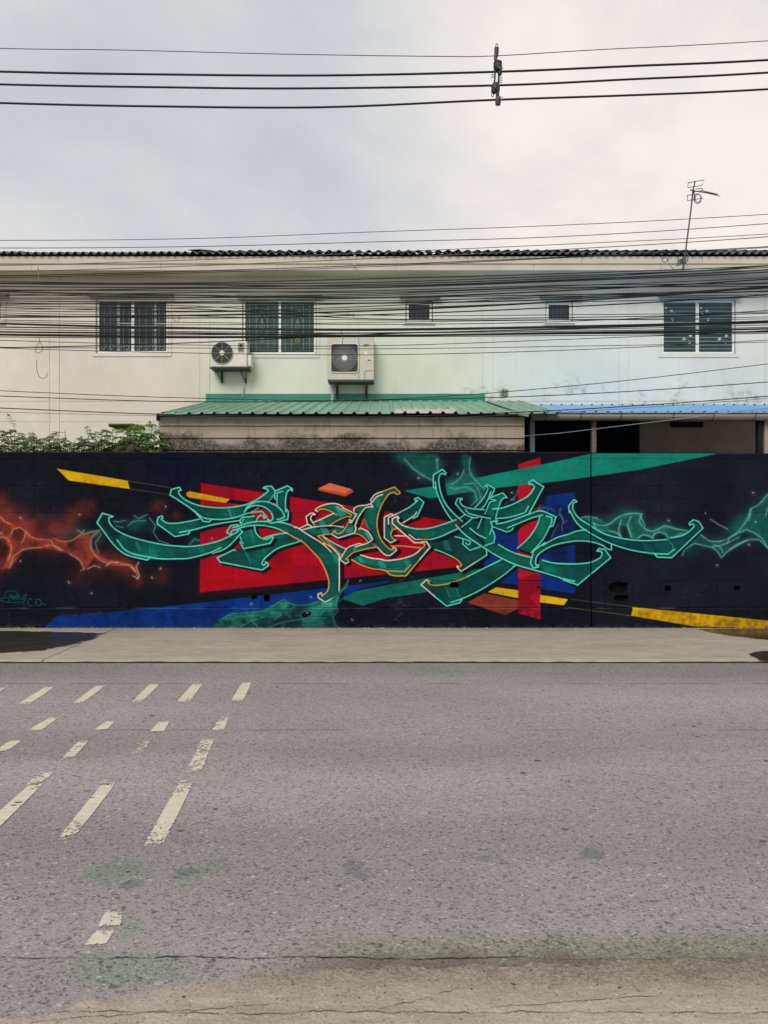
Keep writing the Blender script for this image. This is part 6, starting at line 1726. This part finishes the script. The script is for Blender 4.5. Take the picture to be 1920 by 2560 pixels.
ONE = 'first second third fourth fifth sixth seventh eighth ninth tenth eleventh twelfth thirteenth fourteenth fifteenth sixteenth seventeenth eighteenth nineteenth'.split()
ORD = ONE + ['twentieth'] + ['twenty-'+o for o in ONE[:9]] + ['thirtieth'] + ['thirty-'+o for o in ONE[:9]]
for k,(p,t) in enumerate(bundle):
    thick = t >= 3.0
    rank = sorted(range(len(bundle)), key=lambda q: bundle[q][0][0][1]*.3+bundle[q][0][1][1]*.7).index(k)
    lab = ('thick' if thick else 'thin')+' black cable, '+ORD[rank]+' down from the eaves over the scrolled window grille'
    cable(p, 10.15+.018*(k*7%34), t*(1.05 if thick else 1.2), BK, 'overhead_cable', lab, 'cables of the black bundle across the house')
low = [(row(976.7,995,1000,967.6,909.7),1.9,BK,'slack wire dipping over the lean-to roof and rising steeply to one side'),
       (row(990,1004.4,1001,987.5,955),2.3,BK,'slack wire sagging along the green flashing of the lean-to'),
       (row(1020,1037.5,1042,1025.5,990.6),2.6,BK,'lowest black wire sagging along the lean-to eave'),
       (row(1030,1041,1049,1031,996),1.3,GRW,'very thin wire just under the lowest black wire')]
for k,(p,t,mm,l) in enumerate(low): cable(p,10.5+.05*k,t,mm,'service_wire',l,'slack wires over the lean-to','wire')
m = MB(); m.tube([P(1311,1090,12.88),P(1400,1083,12.5),P(1660,1052,11.6),P(1920,1020,10.9),P(2300,972,10.2)],.0062,6)
tag(m.build('service_wire', LW, None, True),'pale grey wire running from the lean-to wall past the carport posts','wire')

# top line: one thin earth wire and three insulated conductors held by a spacer
TY = 10.6
tops = [([(0,121),(300,125),(700,135),(1100,141),(1240,139.5),(1500,124),(1920,102)],2.0,GRW,'thin topmost wire held by the top of the cable spacer'),
        ([(0,179),(400,186),(810,188.6),(1240,179.5),(1580,165),(1920,150)],5.2,BK,'upper thick conductor through the cable spacer'),
        ([(0,211),(400,218),(752,221),(1240,213.5),(1580,198),(1920,181.5)],5.0,BK,'middle thick conductor through the cable spacer'),
        ([(0,257.5),(400,266),(810,268),(1240,249.5),(1580,238),(1920,223)],5.0,BK,'lower thick conductor through the cable spacer')]
for p,t,mm,l in tops: cable(p,TY,t,mm,'power_line',l,'power lines across the sky','cable')
Q = lambda x,y,dy=0.0: P(1180+x/11.057,80+y/11.057,TY)+Vector((0,dy,0))
sp = thing('cable_spacer', Q(700,2020), 'dark ribbed cable spacer hanging on the overhead power lines', 'cable spacer')
M['spacer'] = simple('spacer_polymer', (0.045,0.046,0.055,1), 0.5, 0.3, 30, 0.4)
u = TY/F/11.057
def seg(name, pts, r, n=8, sm=True, dy=0.0):
    m = MB(); m.tube([Q(a,b,dy) for a,b in pts], r if not isinstance(r,list) else r, n); return m.build(name, M['spacer'], sp, sm)
def loop(name, cx, cy, rx, ry, rad):
    m = MB(); m.tube([Q(cx+rx*math.cos(a),cy+ry*math.sin(a)) for a in [i*math.pi/8 for i in range(17)]],rad,6,cap=False); m.build(name, M['spacer'], sp, True)
loop('hanging_eye',685,390,30,62,12*u)
seg('upper_body',[(680,440),(678,560),(665,690)],[64*u,62*u,55*u],8,False)
seg('neck',[(655,680),(650,760),(690,830)],[50*u,45*u,60*u])
seg('insulator',[(690,800),(705,850),(715,930),(725,1020),(730,1070)],[60*u,100*u,115*u,112*u,90*u],14)
for y in (850,900,950,1000): 
    m = MB(); m.tube([Q(712,y-8),Q(713,y+8)],[120*u,120*u],14); m.build('shed_rib', M['spacer'], sp)
seg('clamp',[(760,1060),(770,1190)],[70*u,55*u],8)
seg('left_bar',[(640,1060),(632,1300),(610,1420)],26*u,6); seg('right_bar',[(740,1180),(735,1320),(728,1460)],28*u,6)
for k in range(3): seg('fin',[(525+10*(k%2),1180+45*k),(610,1176+45*k)],10*u,5)
for k in range(4): seg('fin',[(745,1256+48*k),(840-10*(k%2),1252+48*k)],10*u,5)
seg('middle_block',[(655,1420),(650,1500),(640,1600),(575,1680)],[80*u,125*u,118*u,62*u],10,False)
seg('lower_arm',[(715,1540),(708,1700),(705,1820)],[60*u,48*u,50*u],8)
loop('lower_eye',570,1740,30,50,11*u)
seg('lower_clamp',[(730,1800),(725,1900),(715,2010)],[70*u,82*u,72*u],8,False)
for (a,b) in ((770,1060),(760,1880)):
    m = MB(); m.tube([Q(a-70,b-50,-.05),Q(a-20,b+10,-.06),Q(a+60,b-30,-.055),Q(a+70,b+20,-.05),Q(a+20,b+50,-.06)],11*u,5); m.build('tie_wire', LW, sp)
# dangling ends of wire
for pts,l in (([(98,843),(99,855),(90,868),(88,880),(97,883),(107,876),(107,866),(100,856)],'small wire loop dangling below the cable bundle'),
              ([(92,900),(92,925),(98,942),(108,947),(117,942),(118,932)],'hook shaped loose wire hanging in front of the cream wall'),
              ([(430,792),(435,800),(443,806),(449,798),(448,790)],'short curl of wire beside the dark glass window'),
              ([(853,828),(858,845),(855,862)],'short wire end hanging over the large condenser'),
              ([(885,783),(882,790),(888,797)],'tiny wire tail hanging between the window and the small window')):
    m = MB(); m.tube([P(a,b,10.4) for a,b in pts],.0042,5)
    tag(m.build('dangling_wire', GRW, None, True), l, 'wire')
m = MB(); m.tube([P(96,655,15.75),P(95,668,15.8),P(96.5,700,16.4)],.012,5); tag(m.build('white_conduit', M['white'], None), 'short white conduit dropping from the roof edge above the cream wall','conduit')
m = MB(); m.tube([P(887,637,15.72),P(886,662,15.78),P(888,678,16.1),P(893,693,16.42)],.012,5); tag(m.build('white_conduit', M['white'], None), 'white conduit dropping from the roof edge above the large condenser','conduit')
